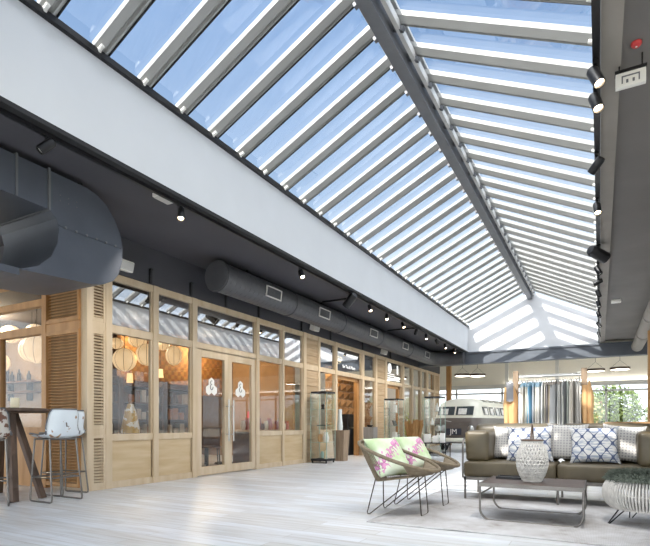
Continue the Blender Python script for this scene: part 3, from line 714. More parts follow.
item('glass_jar', MB().lathe([(0,0),(.05,0),(.05,.12),(.03,.15),(.03,.17),(0,.17)], 14), M['glass_edge'], (-6.05,10.95,.101), 'pale glass jar on the floor of the cabinet by the wooden plinth', 'jar', smooth=40)
item('glass_jar', MB().lathe([(0,0),(.045,0),(.045,.16),(.02,.2),(0,.2)], 14), mat('amber_pale_glass', '#d9cdaa', .2), (-5.86,10.78,.101), 'cream jar on the floor of the cabinet by the wooden plinth', 'jar', smooth=40)
# cabinet 2 goods
for k, (dy, dx, w_, h_, z) in enumerate(((-.1,.06,.14,.2,1),(.1,.08,.1,.12,1),(-.08,.06,.1,.24,3))):
    item('gift_box', MB().box(-.06,-w_/2,0,.06,w_/2,h_), M['white_paint'], (-5.55+dx,14.6+dy,sz(1.72,z)), ['large white box on the lower shelf of the cabinet by the plant','small white box on the lower shelf of the cabinet by the plant','upright white box on the top shelf of the cabinet by the plant'][k], 'box', bevel=.004)
item('photo_frame', MB().box(-.01,-.14,0,.01,.14,.17).xf(Matrix.Rotation(-.35,4,'Y')), M['black'], (-5.5,14.6,sz(1.72,2)), 'black tilted photo frame in the cabinet by the plant', 'frame')
for k, (dx, dy, h_, z, c) in enumerate(((.1,-.1,.24,3,'white'),(-.05,-.12,.2,2,'white'),(.12,-.1,.16,1,'white'))):
    item('bottle', MB().lathe([(0,0),(.05,0),(.055,h_*.5),(.02,h_*.75),(.02,h_),(0,h_)], 14), M['white_paint'], (-4.42+dx,15.1+dy,sz(1.78,z)), 'white bottle on the %s shelf of the cabinet before the van' % ['','lower','middle','top'][z], 'bottle', smooth=50)
# plinths
def plinth(loc, w0, w1, h, m, label):
    t = O('plinth', MB().add([(-w0,-w0,0),(w0,-w0,0),(w0,w0,0),(-w0,w0,0),(-w1,-w1,h),(w1,-w1,h),(w1,w1,h),(-w1,w1,h)], [(0,3,2,1),(4,5,6,7),(0,1,5,4),(1,2,6,5),(2,3,7,6),(3,0,4,7)]), m, None, bevel=.005, loc=loc)
    return tag(t, label, 'plinth')
plinth((-5.87,11.62,0), .13, .17, .79, M['plinth_wood'], 'tapered weathered wooden plinth left of the open doorway')
plinth((-5.88,13.55,0), .15, .16, .86, M['plinth_grey'], 'grey plinth right of the open doorway')
item('glass_vase', MB().lathe([(0,0),(.07,0),(.08,.1),(.055,.3),(.05,.52),(.05,.54),(0,.54)], 18), mat('pale_clear_vase', '#c6cccb', .15), (-5.9,11.62,.791), 'tall pale glass vase on the wooden plinth', 'vase', smooth=50)
item('dish', MB().lathe([(0,0),(.06,0),(.1,.06),(.09,.06),(.05,.02),(0,.02)], 18), M['black'], (-5.9,13.55,.861), 'dark bowl on the grey plinth', 'bowl', smooth=50)
item('bottle', MB().lathe([(0,0),(.04,0),(.04,.18),(.015,.24),(.015,.3),(0,.3)], 14), M['dark_wood'], (-6.62,11.75,.8), 'dark bottle in the window left of the doorway', 'bottle', smooth=50)
tag(O('window_shelf', MB().box(-6.85,11.35,.0,-6.46,12.1,.8), M['oak_warm']), 'wooden shelf box inside the window left of the doorway', 'shelf')

# yellow green plant
def leaf_plant(name, loc, h, r, n, m, label, cat, stemm=None, pot=True):
    t = T(name, label, cat, loc)
    if pot: O('pot', MB().lathe([(0,0),(.12,0),(.16,.26),(.14,.26),(.13,.22),(0,.22)], 18), M['plinth_grey'], t, smooth=40)
    st = MB(); lv = MB()
    for k in range(n):
        a = random.uniform(0, 2*pi); rr = r*random.uniform(.2,1); hh = h*random.uniform(.55,1)
        p0 = Vector((.03*cos(a), .03*sin(a), .2)); p1 = Vector((rr*.5*cos(a), rr*.5*sin(a), hh*.7)); p2 = Vector((rr*cos(a), rr*sin(a), hh))
        st.tube([p0, p1, p2], .004, 4)
        for q in range(9):
            tt = .3+.7*q/8; p = p0.lerp(p1, min(1, tt*2)) if tt < .5 else p1.lerp(p2, tt*2-1)
            d = Vector((random.uniform(-1,1), random.uniform(-1,1), random.uniform(-.2,.8))).normalized(); s_ = d.cross(Vector((0,0,1))).normalized()*.022
            lv.add([p, p+d*.07+s_, p+d*.14, p+d*.07-s_], [(0,1,2,3)])
    O('stems', st, M['bark'], t); O('leaves', lv, m, t)
    return t
leaf_plant('potted_plant', (-5.45,15.6,0), 1.25, .25, 26, M['yellow_leaf'], 'tall yellow green potted plant behind the glass cabinet', 'plant')
leaf_plant('potted_plant', (-7.2,20.2,0), 1.5, .4, 26, M['green_leaf'], 'green potted plant inside the last narrow shop windows', 'plant')
# reed basket
t = T('reed_bundle', 'flared bundle of brown reeds standing behind the green cushion chairs', 'basket', (-4.62,13.7,0))
rd = MB()
for k in range(70):
    a = 2*pi*k/70+random.uniform(-.05,.05); q = random.uniform(.6,1); top = .98+random.uniform(-.05,.1)
    rd.tube([(.15*q*cos(a), .15*q*sin(a), 0), (.14*q*cos(a), .14*q*sin(a), .4), (.27*q*cos(a), .27*q*sin(a), top)], .014, 5)
O('reeds', rd, M['rattan'], t); O('binding', MB().tube([(.165*cos(2*pi*k/24), .165*sin(2*pi*k/24), .38) for k in range(24)], .02, 6, True), M['dark_wood'], t)
# small dark side table
t = T('side_table', 'small dark side table with white boxes behind the brown cord chairs', 'table', (-3.82,13.1,0))
O('tabletop', MB().box(-.36,-.25,.44,.36,.25,.46), M['blackm'], t, bevel=.004)
for x in (-.33,.33):
    for y in (-.22,.22): O('leg', MB().box(x-.012,y-.012,0,x+.012,y+.012,.44), M['blackm'], t)
for k, (dx, w_, h_) in enumerate(((-.2,.16,.22),(.02,.14,.18),(.2,.12,.25))):
    item('gift_box', MB().box(-w_/2,-.05,0,w_/2,.05,h_), M['white_paint'], (-3.82+dx,13.05,.461), ['left white box on the small dark side table','low middle white box on the small dark side table','tallest white box on the right of the small dark side table'][k], 'box', bevel=.004)

# ------------------------------------------------------------------ ceiling services
# spiral duct along the shop
t = T('spiral_duct', 'round dark grey spiral duct running above the shop front', 'duct', (0,0,0))
DX, DZ, DR = -5.66, 3.44, .25
pts = [(DX, 6.55, DZ)]
ring_r = []
path = [(DX, 6.55+ .1*i, DZ) for i in range(120)]
yb = path[-1][1]
arc = [(DX+.7*(1-cos(a*pi/2/8)), yb+.7*sin(a*pi/2/8), DZ) for a in range(1, 9)]
tail = [(arc[-1][0]+.12*i, arc[-1][1], DZ) for i in range(1, 5)]
full = path+arc+tail
O('duct_tube', MB().tube(full, DR, 24), M['spiral'], t, smooth=40)
hel = []
yl = 6.56
while yl < yb:
    for k in range(12): hel.append((DX+(DR+.002)*cos(2*pi*k/12), yl+.13*k/12, DZ+(DR+.002)*sin(2*pi*k/12)))
    yl += .13
O('spiral_seam', MB().tube(hel, .005, 4), M['spiral'], t)
for y in (6.58, 8.75, 11.0, 13.4, 16.0): O('joint_ring', MB().tube([(DX+(DR+.006)*cos(2*pi*k/28), y, DZ+(DR+.006)*sin(2*pi*k/28)) for k in range(28)], .012, 6, True), M['spiral'], t)
for y in (7.4, 10.2, 13.0, 15.8, 18.0): O('hanger', MB().box(DX-.015, y-.01, DZ+DR-.01, DX+.015, y+.01, ZC), M['black'], t)
def grille(y):
    a0 = -.1
    g = MB(); lw = .5
    ax = DX+(DR+.01)*cos(.05)
    fr = MB().box(-.012,0,-.1,.012,lw,-.08).box(-.012,0,.08,.012,lw,.1).box(-.012,0,-.1,.012,.02,.1).box(-.012,lw-.02,-.1,.012,lw,.1)
    pl = MB().box(-.012,.02,-.08,-.004,lw-.02,.08)
    for k in range(12): pl.box(-.004,.04+k*.037,-.08,.008,.046+k*.037,.08)
    R = Matrix.Translation((DX+.255*cos(-.12), y, DZ+.255*sin(-.12)+.01)) @ Matrix.Rotation(.12,4,'Y')
    q = O('air_grille', fr.xf(R), M['alu'], t); O('grille_fins', pl.xf(R), M['steel_grey'], q)
for y in (7.65, 9.65, 12.45, 15.0, 17.3): grille(y)
# hangers above the shop front (thin brackets on the wall)
for k, y in enumerate((5.72, 6.62, 7.56, 8.62, 10.35, 11.83, 13.89, 16.2)):
    tag(O('wall_bracket', MB().box(XS+.02, y-.02, 3.19, XS+.05, y+.02, 3.42).box(XS+.02, y-.02, 3.40, XS+.07, y+.02, 3.42), M['blackm']), 'black bracket on the dark wall above the shop front, %s from the left' % ['first','second','third','fourth','fifth','sixth','seventh','eighth'][k], 'bracket', 'brackets over the shop front')
# white speakers
def speaker(y, z, label):
    s = T('wall_speaker', label, 'speaker', (XS+.02, y, z), 0, 'white wall speakers')
    R = Matrix.Rotation(.25,4,'Y')
    O('body', MB().box(.02,-.13,-.08,.17,.13,.08).xf(R), M['white_paint'], s, bevel=.02); O('grille', MB().box(.165,-.11,-.06,.178,.11,.06).xf(R), M['alu'], s); O('bracket', MB().box(0,-.03,-.03,.05,.03,.03), M['steel_grey'], s)
speaker(5.14, 3.33, 'white speaker next to the elbow of the big rectangular duct'); speaker(10.85, 3.36, 'white speaker above the clad panel behind the first glass cabinet'); speaker(15.41, 3.33, 'white speaker on the dark wall above the grey plinth')

# big rectangular return duct, upper left
t = T('ventilation_duct', 'large grey sheet metal duct with rounded elbow at the upper left', 'duct', (0,0,0))
X1, X2 = -6.25, -5.2
outer = [(2.2,3.68),(3.34,3.68),(3.80,3.675),(3.94,3.64),(4.06,3.57),(4.17,3.44),(4.25,3.30),(4.285,3.13),(4.28,2.96),(4.23,2.79),(4.15,2.69),(4.02,2.62),(3.85,2.58),(3.4,2.555),(3.01,2.53)]
inner = [(3.22,2.62),(3.36,2.76),(3.43,2.92),(3.45,3.08),(3.42,3.19),(3.34,3.26),(2.2,3.28)]
sp_ = outer+inner
# shell with real thickness: side plates and curved skins
O('elbow', MB().prism(sp_, 'x', X1, X2), M['duct'], t, smooth=25)
O('lower_run', MB().box(X1, -1.0, 2.47, X2, 3.02, 2.54), M['duct'], t)
O('upper_run', MB().box(X1+.02, -1.0, 3.24, X2-.14, 2.4, 3.62), M['duct'], t, bevel=.01)
O('flange', MB().box(X1-.02, 3.32, 3.25, X2+.02, 3.345, 3.70).box(X1-.02, 2.98, 3.27, X2+.015, 3.0, 3.70), M['steel_grey'], t)
O('seam', MB().box(X2-.005, 3.45, 3.115, X2+.012, 4.27, 3.13), M['duct'], t)
rv = MB()
for k in range(6): rv.cyl((X2-.002, 3.52+.13*k, 3.122), (X2+.022, 3.52+.13*k, 3.122), .014, n=8)
for k in range(6): rv.cyl((X2-.002, 3.46+.1*(k % 3), 3.40+.06*(k//3)), (X2+.006, 3.46+.1*(k % 3), 3.40+.06*(k//3)), .007, n=6)
O('rivets', rv, M['steel_grey'], t)
O('round_branch', MB().tube([(-5.85,-1,2.92),(-5.85,2.9,2.92)], .24, 24), M['spiral'], t, smooth=40)
O('hanger', MB().box(-5.35, 3.78, 3.5, -5.32, 3.82, 3.76), M['black'], t)
# ceiling bits
t = T('emergency_light', 'small white emergency light on the dark ceiling near the big duct', 'light', (-4.72,4.5,ZC)); O('body', MB().box(-.06,-.13,-.05,.06,.13,0), M['white_paint'], t, bevel=.01); O('lens', MB().box(-.05,-.11,-.056,.05,.11,-.05), M['alu'], t)
t = T('exit_sign', 'white boxed sign hanging from the dark ceiling at the upper right', 'sign', (.205,4.5,3.585))
O('body', MB().box(-.10,-.02,-.055,.10,.02,.055), M['white_paint'], t, bevel=.004)
O('pictogram', MB().box(-.06,-.024,.018,.06,-.02,.027).box(-.06,-.024,-.03,-.051,-.02,.018).box(.051,-.024,-.03,.06,-.02,.018).box(-.03,-.024,-.03,-.015,-.02,-.005).box(.012,-.024,-.03,.027,-.02,-.005), M['steel_grey'], t)
O('bracket', MB().box(-.105,-.03,.055,.105,.03,.075).box(-.08,-.01,.075,-.07,.01,.175).box(.07,-.01,.075,.08,.01,.175), M['black'], t)
t = T('smoke_alarm', 'small red smoke alarm on the ceiling above the white boxed sign', 'alarm', (.235,4.36,ZC)); O('body', MB().lathe([(0,-.03),(.025,-.028),(.036,-.014),(.036,0),(0,0)], 18), M['red'], t, smooth=50); O('lens', MB().lathe([(0,-.036),(.008,-.03),(0,-.029)], 8), M['white_paint'], t)
t = T('emergency_light', 'small white emergency light on the right ceiling strip near the far beam', 'light', (.30,13.2,ZC)); O('body', MB().box(-.08,-.1,-.05,.12,.1,0), M['white_paint'], t, bevel=.01); O('lens', MB().box(-.06,-.08,-.056,.1,.08,-.05), M['alu'], t)
# round pipe duct on the right
t = T('round_duct', 'round grey duct under the right ceiling at the photo edge', 'duct', (0,0,0)); O('duct_tube', MB().tube([(1.06,6.0,3.47),(1.06,19.2,3.47)], .17, 24), M['strip'], t, smooth=40)
for y in (11.2, 13.9, 16.5): O('joint_ring', MB().tube([(1.06+.176*cos(2*pi*k/24), y, 3.47+.176*sin(2*pi*k/24)) for k in range(24)], .01, 6, True), M['strip'], t)
# spotlights
tracks = T('light_track', 'long black lighting track under the left edge of the skylight well', 'track', (0,0,0)); O('rail', MB().box(-4.53,1.7,3.62,-4.49,19.2,3.655), M['black'], tracks)
O('cross_arm', MB().box(-5.45,9.86,3.66,-4.53,9.92,3.70), M['black'], tracks); O('cross_arm', MB().box(-5.45,13.8,3.66,-4.53,13.86,3.70), M['black'], tracks)
tr2 = T('light_track', 'long black lighting track along the right edge of the skylight', 'track', (0,0,0)); O('rail', MB().box(-.05,1.7,3.66,-.005,19.2,3.70).box(-.035,1.7,3.70,-.005,19.2,3.9), M['black'], tr2)
def spotlight(loc, aim, label, s=1.0, group='track spotlights', on=True, zt=None):
    t = T('track_spotlight', label, 'spotlight', loc, 0, group)
    d = Vector(aim).normalized(); q = d.to_track_quat('Z', 'Y').to_matrix().to_4x4()
    O('arm', MB().box(-.012*s,-.012*s,0,.012*s,.012*s,zt if zt else .09*s).box(-.02*s,-.05*s,(zt or .09*s)-.015,.02*s,.05*s,zt or .09*s), M['black'], t)
    b = MB().lathe([(0,-.085*s),(.035*s,-.08*s),(.045*s,-.06*s),(.045*s,.085*s),(.038*s,.085*s),(.034*s,.06*s),(0,.06*s)], 18).xf(q)
    O('lamp_head', b, M['black'], t, smooth=40)
    O('bulb', MB().lathe([(0,.061*s),(.033*s,.061*s),(.03*s,.07*s),(0,.074*s)], 14).xf(q), M['bulb'] if on else M['alu'], t)
    return t
ordn = ['first','second','third','fourth','fifth','sixth','seventh','eighth','ninth','tenth','eleventh','twelfth','thirteenth']
ys = [2.87,4.58,7.42,9.35,10.35,11.38,12.51,13.58,14.51,15.6,16.6,17.8]
aims = [(-.3,-.5,-.6),(.25,-.3,-.9),(.5,-.3,-.8),(-.6,.2,-.5),(.4,-.3,-.8),(.2,-.4,-.8),(.4,-.2,-.8),(-.4,.3,-.8),(.2,-.3,-.9),(.4,.1,-.8),(.3,-.3,-.9),(.2,-.2,-.9)]
for k, y in enumerate(ys):
    big = k == 3
    spotlight((-4.51, y, 3.53 if not big else 3.50), aims[k], 'black track spotlight on the left track, %s counted from the near end' % ordn[k] if not big else 'large black floodlight on the left track by the first cross arm', 1.0 if not big else 1.9, 'spotlights on the left track', on=k != 0 and not big, zt=.10 if not big else .13)
    if k in (1,2,4,5,6,7,8,9,10): spot('spot_beam', (-4.47, y, 3.42), (-.62,.15,-.75), 70, (1,.93,.84), 85, 1.0)
ys2 = [4.28,4.62,5.75,6.9,8.75,9.7,10.5,11.4,12.4,13.6,15.0,16.6]
for k, y in enumerate(ys2):
    aim = [(.35,-.25,-.9),(.25,-.3,-.9),(-.5,.4,-.5),(.1,-.4,-.9),(.5,.5,-.25),(.4,-.1,-.8),(-.8,.1,-.3),(.3,.2,-.9),(.2,-.3,-.9),(.3,-.2,-.9),(.5,-.2,-.8),(.2,-.2,-.9)][k]
    spotlight((-.03, y, 3.55), aim, 'black track spotlight on the right track, %s counted from the near end' % ordn[k] if k != 4 else 'large black floodlight, biggest lamp on the right track', .95 if k != 4 else 1.9, 'spotlights on the right track', on=k in (0,1,3), zt=.11)
    if k in (0,1,3): spot('spot_beam', (-.03, y, 3.40), (-.35,.25,-.9), 60, (1,.93,.84), 85, 1.0)
# ring pendants far back
M['ring_led'] = emis('ring_led', '#fff2dc', 1.2)
for loc, r, lb in (((.63,21,2.95),.32,'flat dark ring pendant lamp furthest right under the far ceiling'), ((-.15,21,2.93),.32,'flat dark ring pendant lamp right above the clothes rack'), ((-4.99,21,2.97),.32,'flat dark ring pendant lamp furthest left above the van'), ((-4.38,21,2.94),.32,'flat dark ring pendant lamp second from left above the van')):
    t = T('ring_pendant', lb, 'lamp', loc, 0, 'ring pendant lamps in the far zone')
    O('ring', MB().lathe([(r-.07,-.04),(r,-.04),(r,.04),(r-.07,.04),(r-.07,-.04)], 32), M['bar_wood'], t)
    O('light_strip', MB().lathe([(r-.06,-.045),(r-.01,-.045),(r-.01,-.041),(r-.06,-.041),(r-.06,-.045)], 32), M['ring_led'], t)
    O('cable', MB().cyl((0,0,.3),(0,0,4.1-loc[2]),.006,n=6).cyl((r-.04,0,.04),(0,0,.3),.004,n=5).cyl((-r+.04,0,.04),(0,0,.3),.004,n=5), M['black'], t)
# columns at the far end
S('trim_%d' % tn, MB().box(-3.55,22.5,0,-3.42,22.63,4.1), M['alu']); tn += 1
S('trim_%d' % tn, MB().box(-1.6,22.5,0,-1.47,22.63,4.1), M['alu']); tn += 1
S('trim_%d' % tn, MB().box(-6.1,22.6,0,-5.9,22.8,4.1), M['oak_warm']); tn += 1
S('trim_%d' % tn, MB().box(1.06,15,0,1.24,15.18,ZC), M['oak_warm']); tn += 1

# ------------------------------------------------------------------ soft shapes
def rbox(x0, y0, z0, x1, y1, z1, p=.12, n=14, puff=.0, seed=0):
    """cushion box: rounded edges, softly crowned faces"""
    mb = MB(); cx_, cy_, cz_ = (x0+x1)/2, (y0+y1)/2, (z0+z1)/2; h = ((x1-x0)/2, (y1-y0)/2, (z1-z0)/2)
    r = min(p, min(h)*.98)
    rnd = random.Random(seed); ph = [rnd.uniform(0, 6.28) for _ in range(6)]
    def proj(d):
        q = [max(-h[i]+r, min(h[i]-r, d[i])) for i in range(3)]
        e_ = Vector([d[i]-q[i] for i in range(3)]); 
        if e_.length > 1e-9: e_.normalize()
        q = Vector(q)+e_*r
        k = puff*(1-(q[0]/h[0])**2*.8)*(1-(q[1]/h[1])**2*.8)*(1-(q[2]/h[2])**2*.8)
        wv = .35*puff*sin(q[0]*19+ph[0])*sin(q[1]*17+ph[1]+q[2]*13)
        q += e_*(k+wv)
        return (cx_+q[0], cy_+q[1], cz_+q[2])
    for ax in range(3):
        for sg_ in (-1, 1):
            a, b = [i for i in range(3) if i != ax]
            def fn(u, v, ax=ax, a=a, b=b, sg_=sg_):
                d = [0,0,0]; d[ax] = sg_*h[ax]
                def sp2(t, hh):
                    t = 2*t-1
                    return hh*(t if abs(t) > 2 else (sin(t*pi/2)))
                d[a] = sp2(u, h[a]); d[b] = sp2(v, h[b])
                return proj(d)
            g = MB().grid(fn, n, n)
            if (sg_ > 0) == (ax == 1): g.f = [f[::-1] for f in g.f]
            mb.join(g)
    return mb
def pillow(wd, ht, th, n=18):
    mb = MB()
    for sg_ in (-1, 1):
        def fn(u, v, sg_=sg_):
            a, b = 2*u-1, 2*v-1
            t = ((1-a**4)*(1-b**4))
            t = max(0, t)**.55
            pin = 1-.11*(1-abs(a)**3)*abs(b)**6; pin2 = 1-.11*(1-abs(b)**3)*abs(a)**6
            return (a*wd/2*pin2, sg_*(th/2*t+.002), b*ht/2*pin)
        g = MB().grid(fn, n, n)
        if sg_ > 0: g.f = [f[::-1] for f in g.f]
        mb.join(g)
    return mb
def pillow_thing(name, wd, ht, th, m, M4, label, group=None, cat='pillow'):
    o = O(name, pillow(wd, ht, th), m, None, smooth=80); o.matrix_world = M4
    return tag(o, label, cat, group)

# ------------------------------------------------------------------ rug
rg = MB()
def rf(u, v):
    x = -1.98+3.4*u; y = 4.47+2.55*v
    z = .012+.006*max(0, sin(x*5.2+1.0))**6*max(0, 1-v*14)
    return (x, y-.015*sin(x*3)*(1-v), z)
g = MB().grid(rf, 90, 40)
o = O('rug', g, M['rug'], None, smooth=60, mods=(('SOLIDIFY', dict(thickness=.01, offset=-1)),)); tag(o, 'worn light grey rug under the coffee table, sofa and chairs', 'rug')
# ------------------------------------------------------------------ sofa
t = T('sofa', 'olive brown leather sofa on thin metal legs with loose cushions', 'sofa', (-.45, 6.4, 0))
sx0, sx1 = -1.06, 1.10
O('frame', MB().box(sx0,.02,.25,sx1,.05,.29).box(sx0,.80,.25,sx1,.83,.29).box(sx0,.02,.25,sx0+.03,.83,.29).box(sx1-.03,.02,.25,sx1,.83,.29).box(sx0+.03,.05,.275,sx1-.03,.80,.30), M['gunmetal'], t)
for x in (sx0+.015, .02, sx1-.015):
    for y in (.035,.815): O('leg', MB().cyl((x,y,0),(x,y,.26),.014,n=10), M['gunmetal'], t, smooth=40)
O('seat_cushion', rbox(sx0+.0,.0,.29,.004,.74,.485,.04,puff=.012,seed=1), M['leather'], t, smooth=60)
O('seat_cushion', rbox(.012,.0,.29,sx1,.74,.485,.04,puff=.012,seed=2), M['leather'], t, smooth=60)
O('back_cushion', rbox(sx0-.0,.66,.47,.01,.92,.955,.08,puff=.014,seed=3), M['leather'], t, smooth=60)
O('back_cushion', rbox(.015,.66,.47,sx1,.92,.955,.08,puff=.014,seed=4), M['leather'], t, smooth=60)
O('arm_cushion', rbox(sx0+.0,.08,.48,sx0+.29,.70,.865,.05,puff=.014,seed=5), M['leather'], t, smooth=60)
O('arm_cushion', rbox(sx1-.28,.08,.48,sx1,.70,.865,.05,puff=.014,seed=6), M['leather'], t, smooth=60)
fr = MB()
for x in (sx0-.02, sx1+.02): fr.tube([(x,.06,.27),(x,.06,.70),(x,.12,.76),(x,.85,.78),(x,.90,.70),(x,.90,.27)], .012, 8)
fr.tube([(sx0-.02,.90,.74),(sx1+.02,.90,.74)], .012, 8)
O('arm_frame', fr, M['gunmetal'], t, smooth=50)
def lean(x, y, z, rx, ry=0, rz=0): return Matrix.Translation((x,y,z)) @ Matrix.Rotation(rz,4,'Z') @ Matrix.Rotation(-rx,4,'X') @ Matrix.Rotation(ry,4,'Y')
pillow_thing('pillow', .46, .44, .16, M['dotted'], lean(-1.03, 6.97, .70, .25, .04), 'grey dotted pillow at the left end of the sofa behind the left blue lattice pillow', 'sofa pillows')
pillow_thing('pillow', .56, .47, .17, M['lattice'], lean(-.78, 6.80, .70, .32, -.04), 'blue lattice pillow behind the white woven lantern, left on the sofa', 'sofa pillows')
pillow_thing('pillow', .48, .48, .15, M['dotted'], lean(-.36, 6.98, .725, .22, .02), 'grey dotted pillow in the middle of the sofa between the two blue lattice pillows', 'sofa pillows')
pillow_thing('pillow', .54, .46, .17, M['lattice'], lean(-.06, 6.78, .70, .33, -.03), 'blue lattice pillow right of the sofa middle, larger in view', 'sofa pillows')
pillow_thing('pillow', .46, .46, .15, M['dotted'], lean(.24, 6.96, .72, .25, .08), 'grey dotted pillow at the right end of the sofa beside the arm', 'sofa pillows')
# ------------------------------------------------------------------ coffee table
t = T('coffee_table', 'low coffee table with dark top on a bent steel sled frame', 'table', (-.585, 5.47, 0))
a, b = .455, .375
O('tabletop', MB().box(-a,-b,.345,a,b,.37), M['table_wood'], t, bevel=.004)
O('top_rim', MB().box(-a-.008,-b-.008,.335,a+.008,-b,.372).box(-a-.008,b,.335,a+.008,b+.008,.372).box(-a-.008,-b,.335,-a,b,.372).box(a,-b,.335,a+.008,b,.372), M['gunmetal'], t)
for s_ in (-1, 1):
    y = s_*b*.99; p = [(-a,y,.345),(-a,y,.12)]
    p += [(-a+.11-.11*cos(q*pi/12), y, .12-.11*sin(q*pi/12)) for q in range(1, 7)]
    p += [(a-.11+.11*sin(q*pi/12), y, .12-.11*cos(q*pi/12)) for q in range(0, 7)]
    p += [(a,y,.345)]
    O('sled_frame', MB().tube(p, .011, 8), M['gunmetal'], t, smooth=50)
for x in (-a, a): O('side_rail', MB().cyl((x,-b,.26),(x,b,.26),.009,n=8), M['gunmetal'], t, smooth=50)
item('tray', MB().box(-.14,-.1,0,.14,.1,.012).box(-.14,-.1,.012,.14,-.09,.022).box(-.14,.09,.012,.14,.1,.022).box(-.14,-.09,.012,-.13,.09,.022).box(.13,-.09,.012,.14,.09,.022), M['black'], (-.83,5.66,.372), 'flat black tray on the left of the coffee table', 'tray')
# woven lantern
t = T('woven_lantern', 'white woven cane lantern with leather strap on the coffee table', 'lantern', (-.60, 5.45, .372))
def lr(z): 
    q = z/.40
    return .08+.066*sin(min(1, q*1.02)*pi)**.8 if q < .98 else .085
body = MB()
for d in (1, -1):
    for k in range(26):
        a0 = 2*pi*k/26
        body.tube([((lr(.40*q/14)+.004*((q+k) % 2))*cos(a0+d*q*.11), (lr(.40*q/14)+.004*((q+k) % 2))*sin(a0+d*q*.11), .01+.40*q/14) for q in range(15)], .0062, 5)
for z in [.02+.04*k for k in range(10)]: body.tube([(lr(z)*1.0*cos(2*pi*k/30), lr(z)*1.0*sin(2*pi*k/30), z) for k in range(30)], .0065, 5, True)
O('woven_body', body, M['rattan_white'], t)
O('glass_insert', MB().lathe([(.06,.02),(.065,.1),(.065,.32),(.06,.33)], 18), mat('frosted_insert', '#cfccca', .5), t, smooth=50)
O('base', MB().lathe([(0,0),(.09,0),(.09,.014),(0,.014)], 24), M['rattan_white'], t)
O('rim', MB().tube([(.10*cos(2*pi*k/30), .10*sin(2*pi*k/30), .415) for k in range(30)], .008, 6, True), M['bar_wood'], t)
O('strap', MB().tube([(.0, -.10,.415),(.0,-.06,.52),(0,0,.57),(0,.06,.52),(0,.10,.415)], .008, 6), M['bar_wood'], t, smooth=60)
# ------------------------------------------------------------------ rattan stool with fur
t = T('rattan_stool', 'round white cane stool on black hairpin legs', 'stool', (.385, 5.58, 0))
def sr(q): return .30+.065*sin(pi*q)**.7
cg = MB()
for k in range(84):
    a0 = 2*pi*k/84
    cg.tube([(sr(q/10)*cos(a0), sr(q/10)*sin(a0), .165+.27*q/10) for q in range(11)], .0085, 5)
O('cane_cage', cg, M['rattan_white'], t, smooth=60)
hr = MB()
for q in (0,.5,1): hr.tube([((sr(q)-.006)*cos(2*pi*k/40), (sr(q)-.006)*sin(2*pi*k/40), .165+.27*q) for k in range(40)], .010 if q in (0,1) else .006, 6, True)
O('hoops', hr, M['rattan_white'], t, smooth=60)
O('seat', MB().lathe([(0,.43),(.28,.43),(.285,.45),(0,.455)], 30), M['rattan_white'], t)
O('bottom', MB().lathe([(0,.16),(.27,.16),(.27,.17),(0,.17)], 30), M['rattan_white'], t)
for k in range(4):
    a0 = radians(200+90*k); c_ = Vector((cos(a0), sin(a0), 0)); s_ = Vector((-sin(a0), cos(a0), 0))
    f_ = c_*.335+Vector((0,0,.008))
    O('leg', MB().tube([c_*.20+s_*.06+Vector((0,0,.165)), f_+s_*.012, f_-s_*.012, c_*.20-s_*.06+Vector((0,0,.165))], .006, 6), M['black'], t, smooth=60)
fu = MB(); rnd = random.Random(3)
def fb(u, v):
    r_ = .35*u; a0 = 2*pi*v; r_ *= 1+.05*sin(3*a0)+.03*sin(5*a0+1)
    return (r_*cos(a0), r_*sin(a0), .485+.02*(1-u*u)-.06*max(0, u-.8)*5)
fu.grid(fb, 10, 36)
for k in range(5200):
    u = math.sqrt(rnd.random()); v = rnd.random(); p = Vector(fb(u, v))
    out = Vector((p.x, p.y, 0)).normalized() if p.xy.length > 1e-4 else Vector((1,0,0))
    d = (Vector((rnd.uniform(-1,1), rnd.uniform(-1,1), rnd.uniform(.3,1.0)))*.6+out*.8*u-Vector((0,0,1))*(.7 if u > .93 else 0)).normalized()*rnd.uniform(.02,.045)
    w_ = Vector((rnd.uniform(-1,1), rnd.uniform(-1,1), rnd.uniform(-1,1))).normalized()*.0045
    fu.add([p-w_, p+w_, p+d], [(0,1,2)])
tag(O('fur_throw', fu, M['fur'], None, loc=(.385,5.58,0)), 'dark green grey fur throw lying on the white cane stool', 'throw')

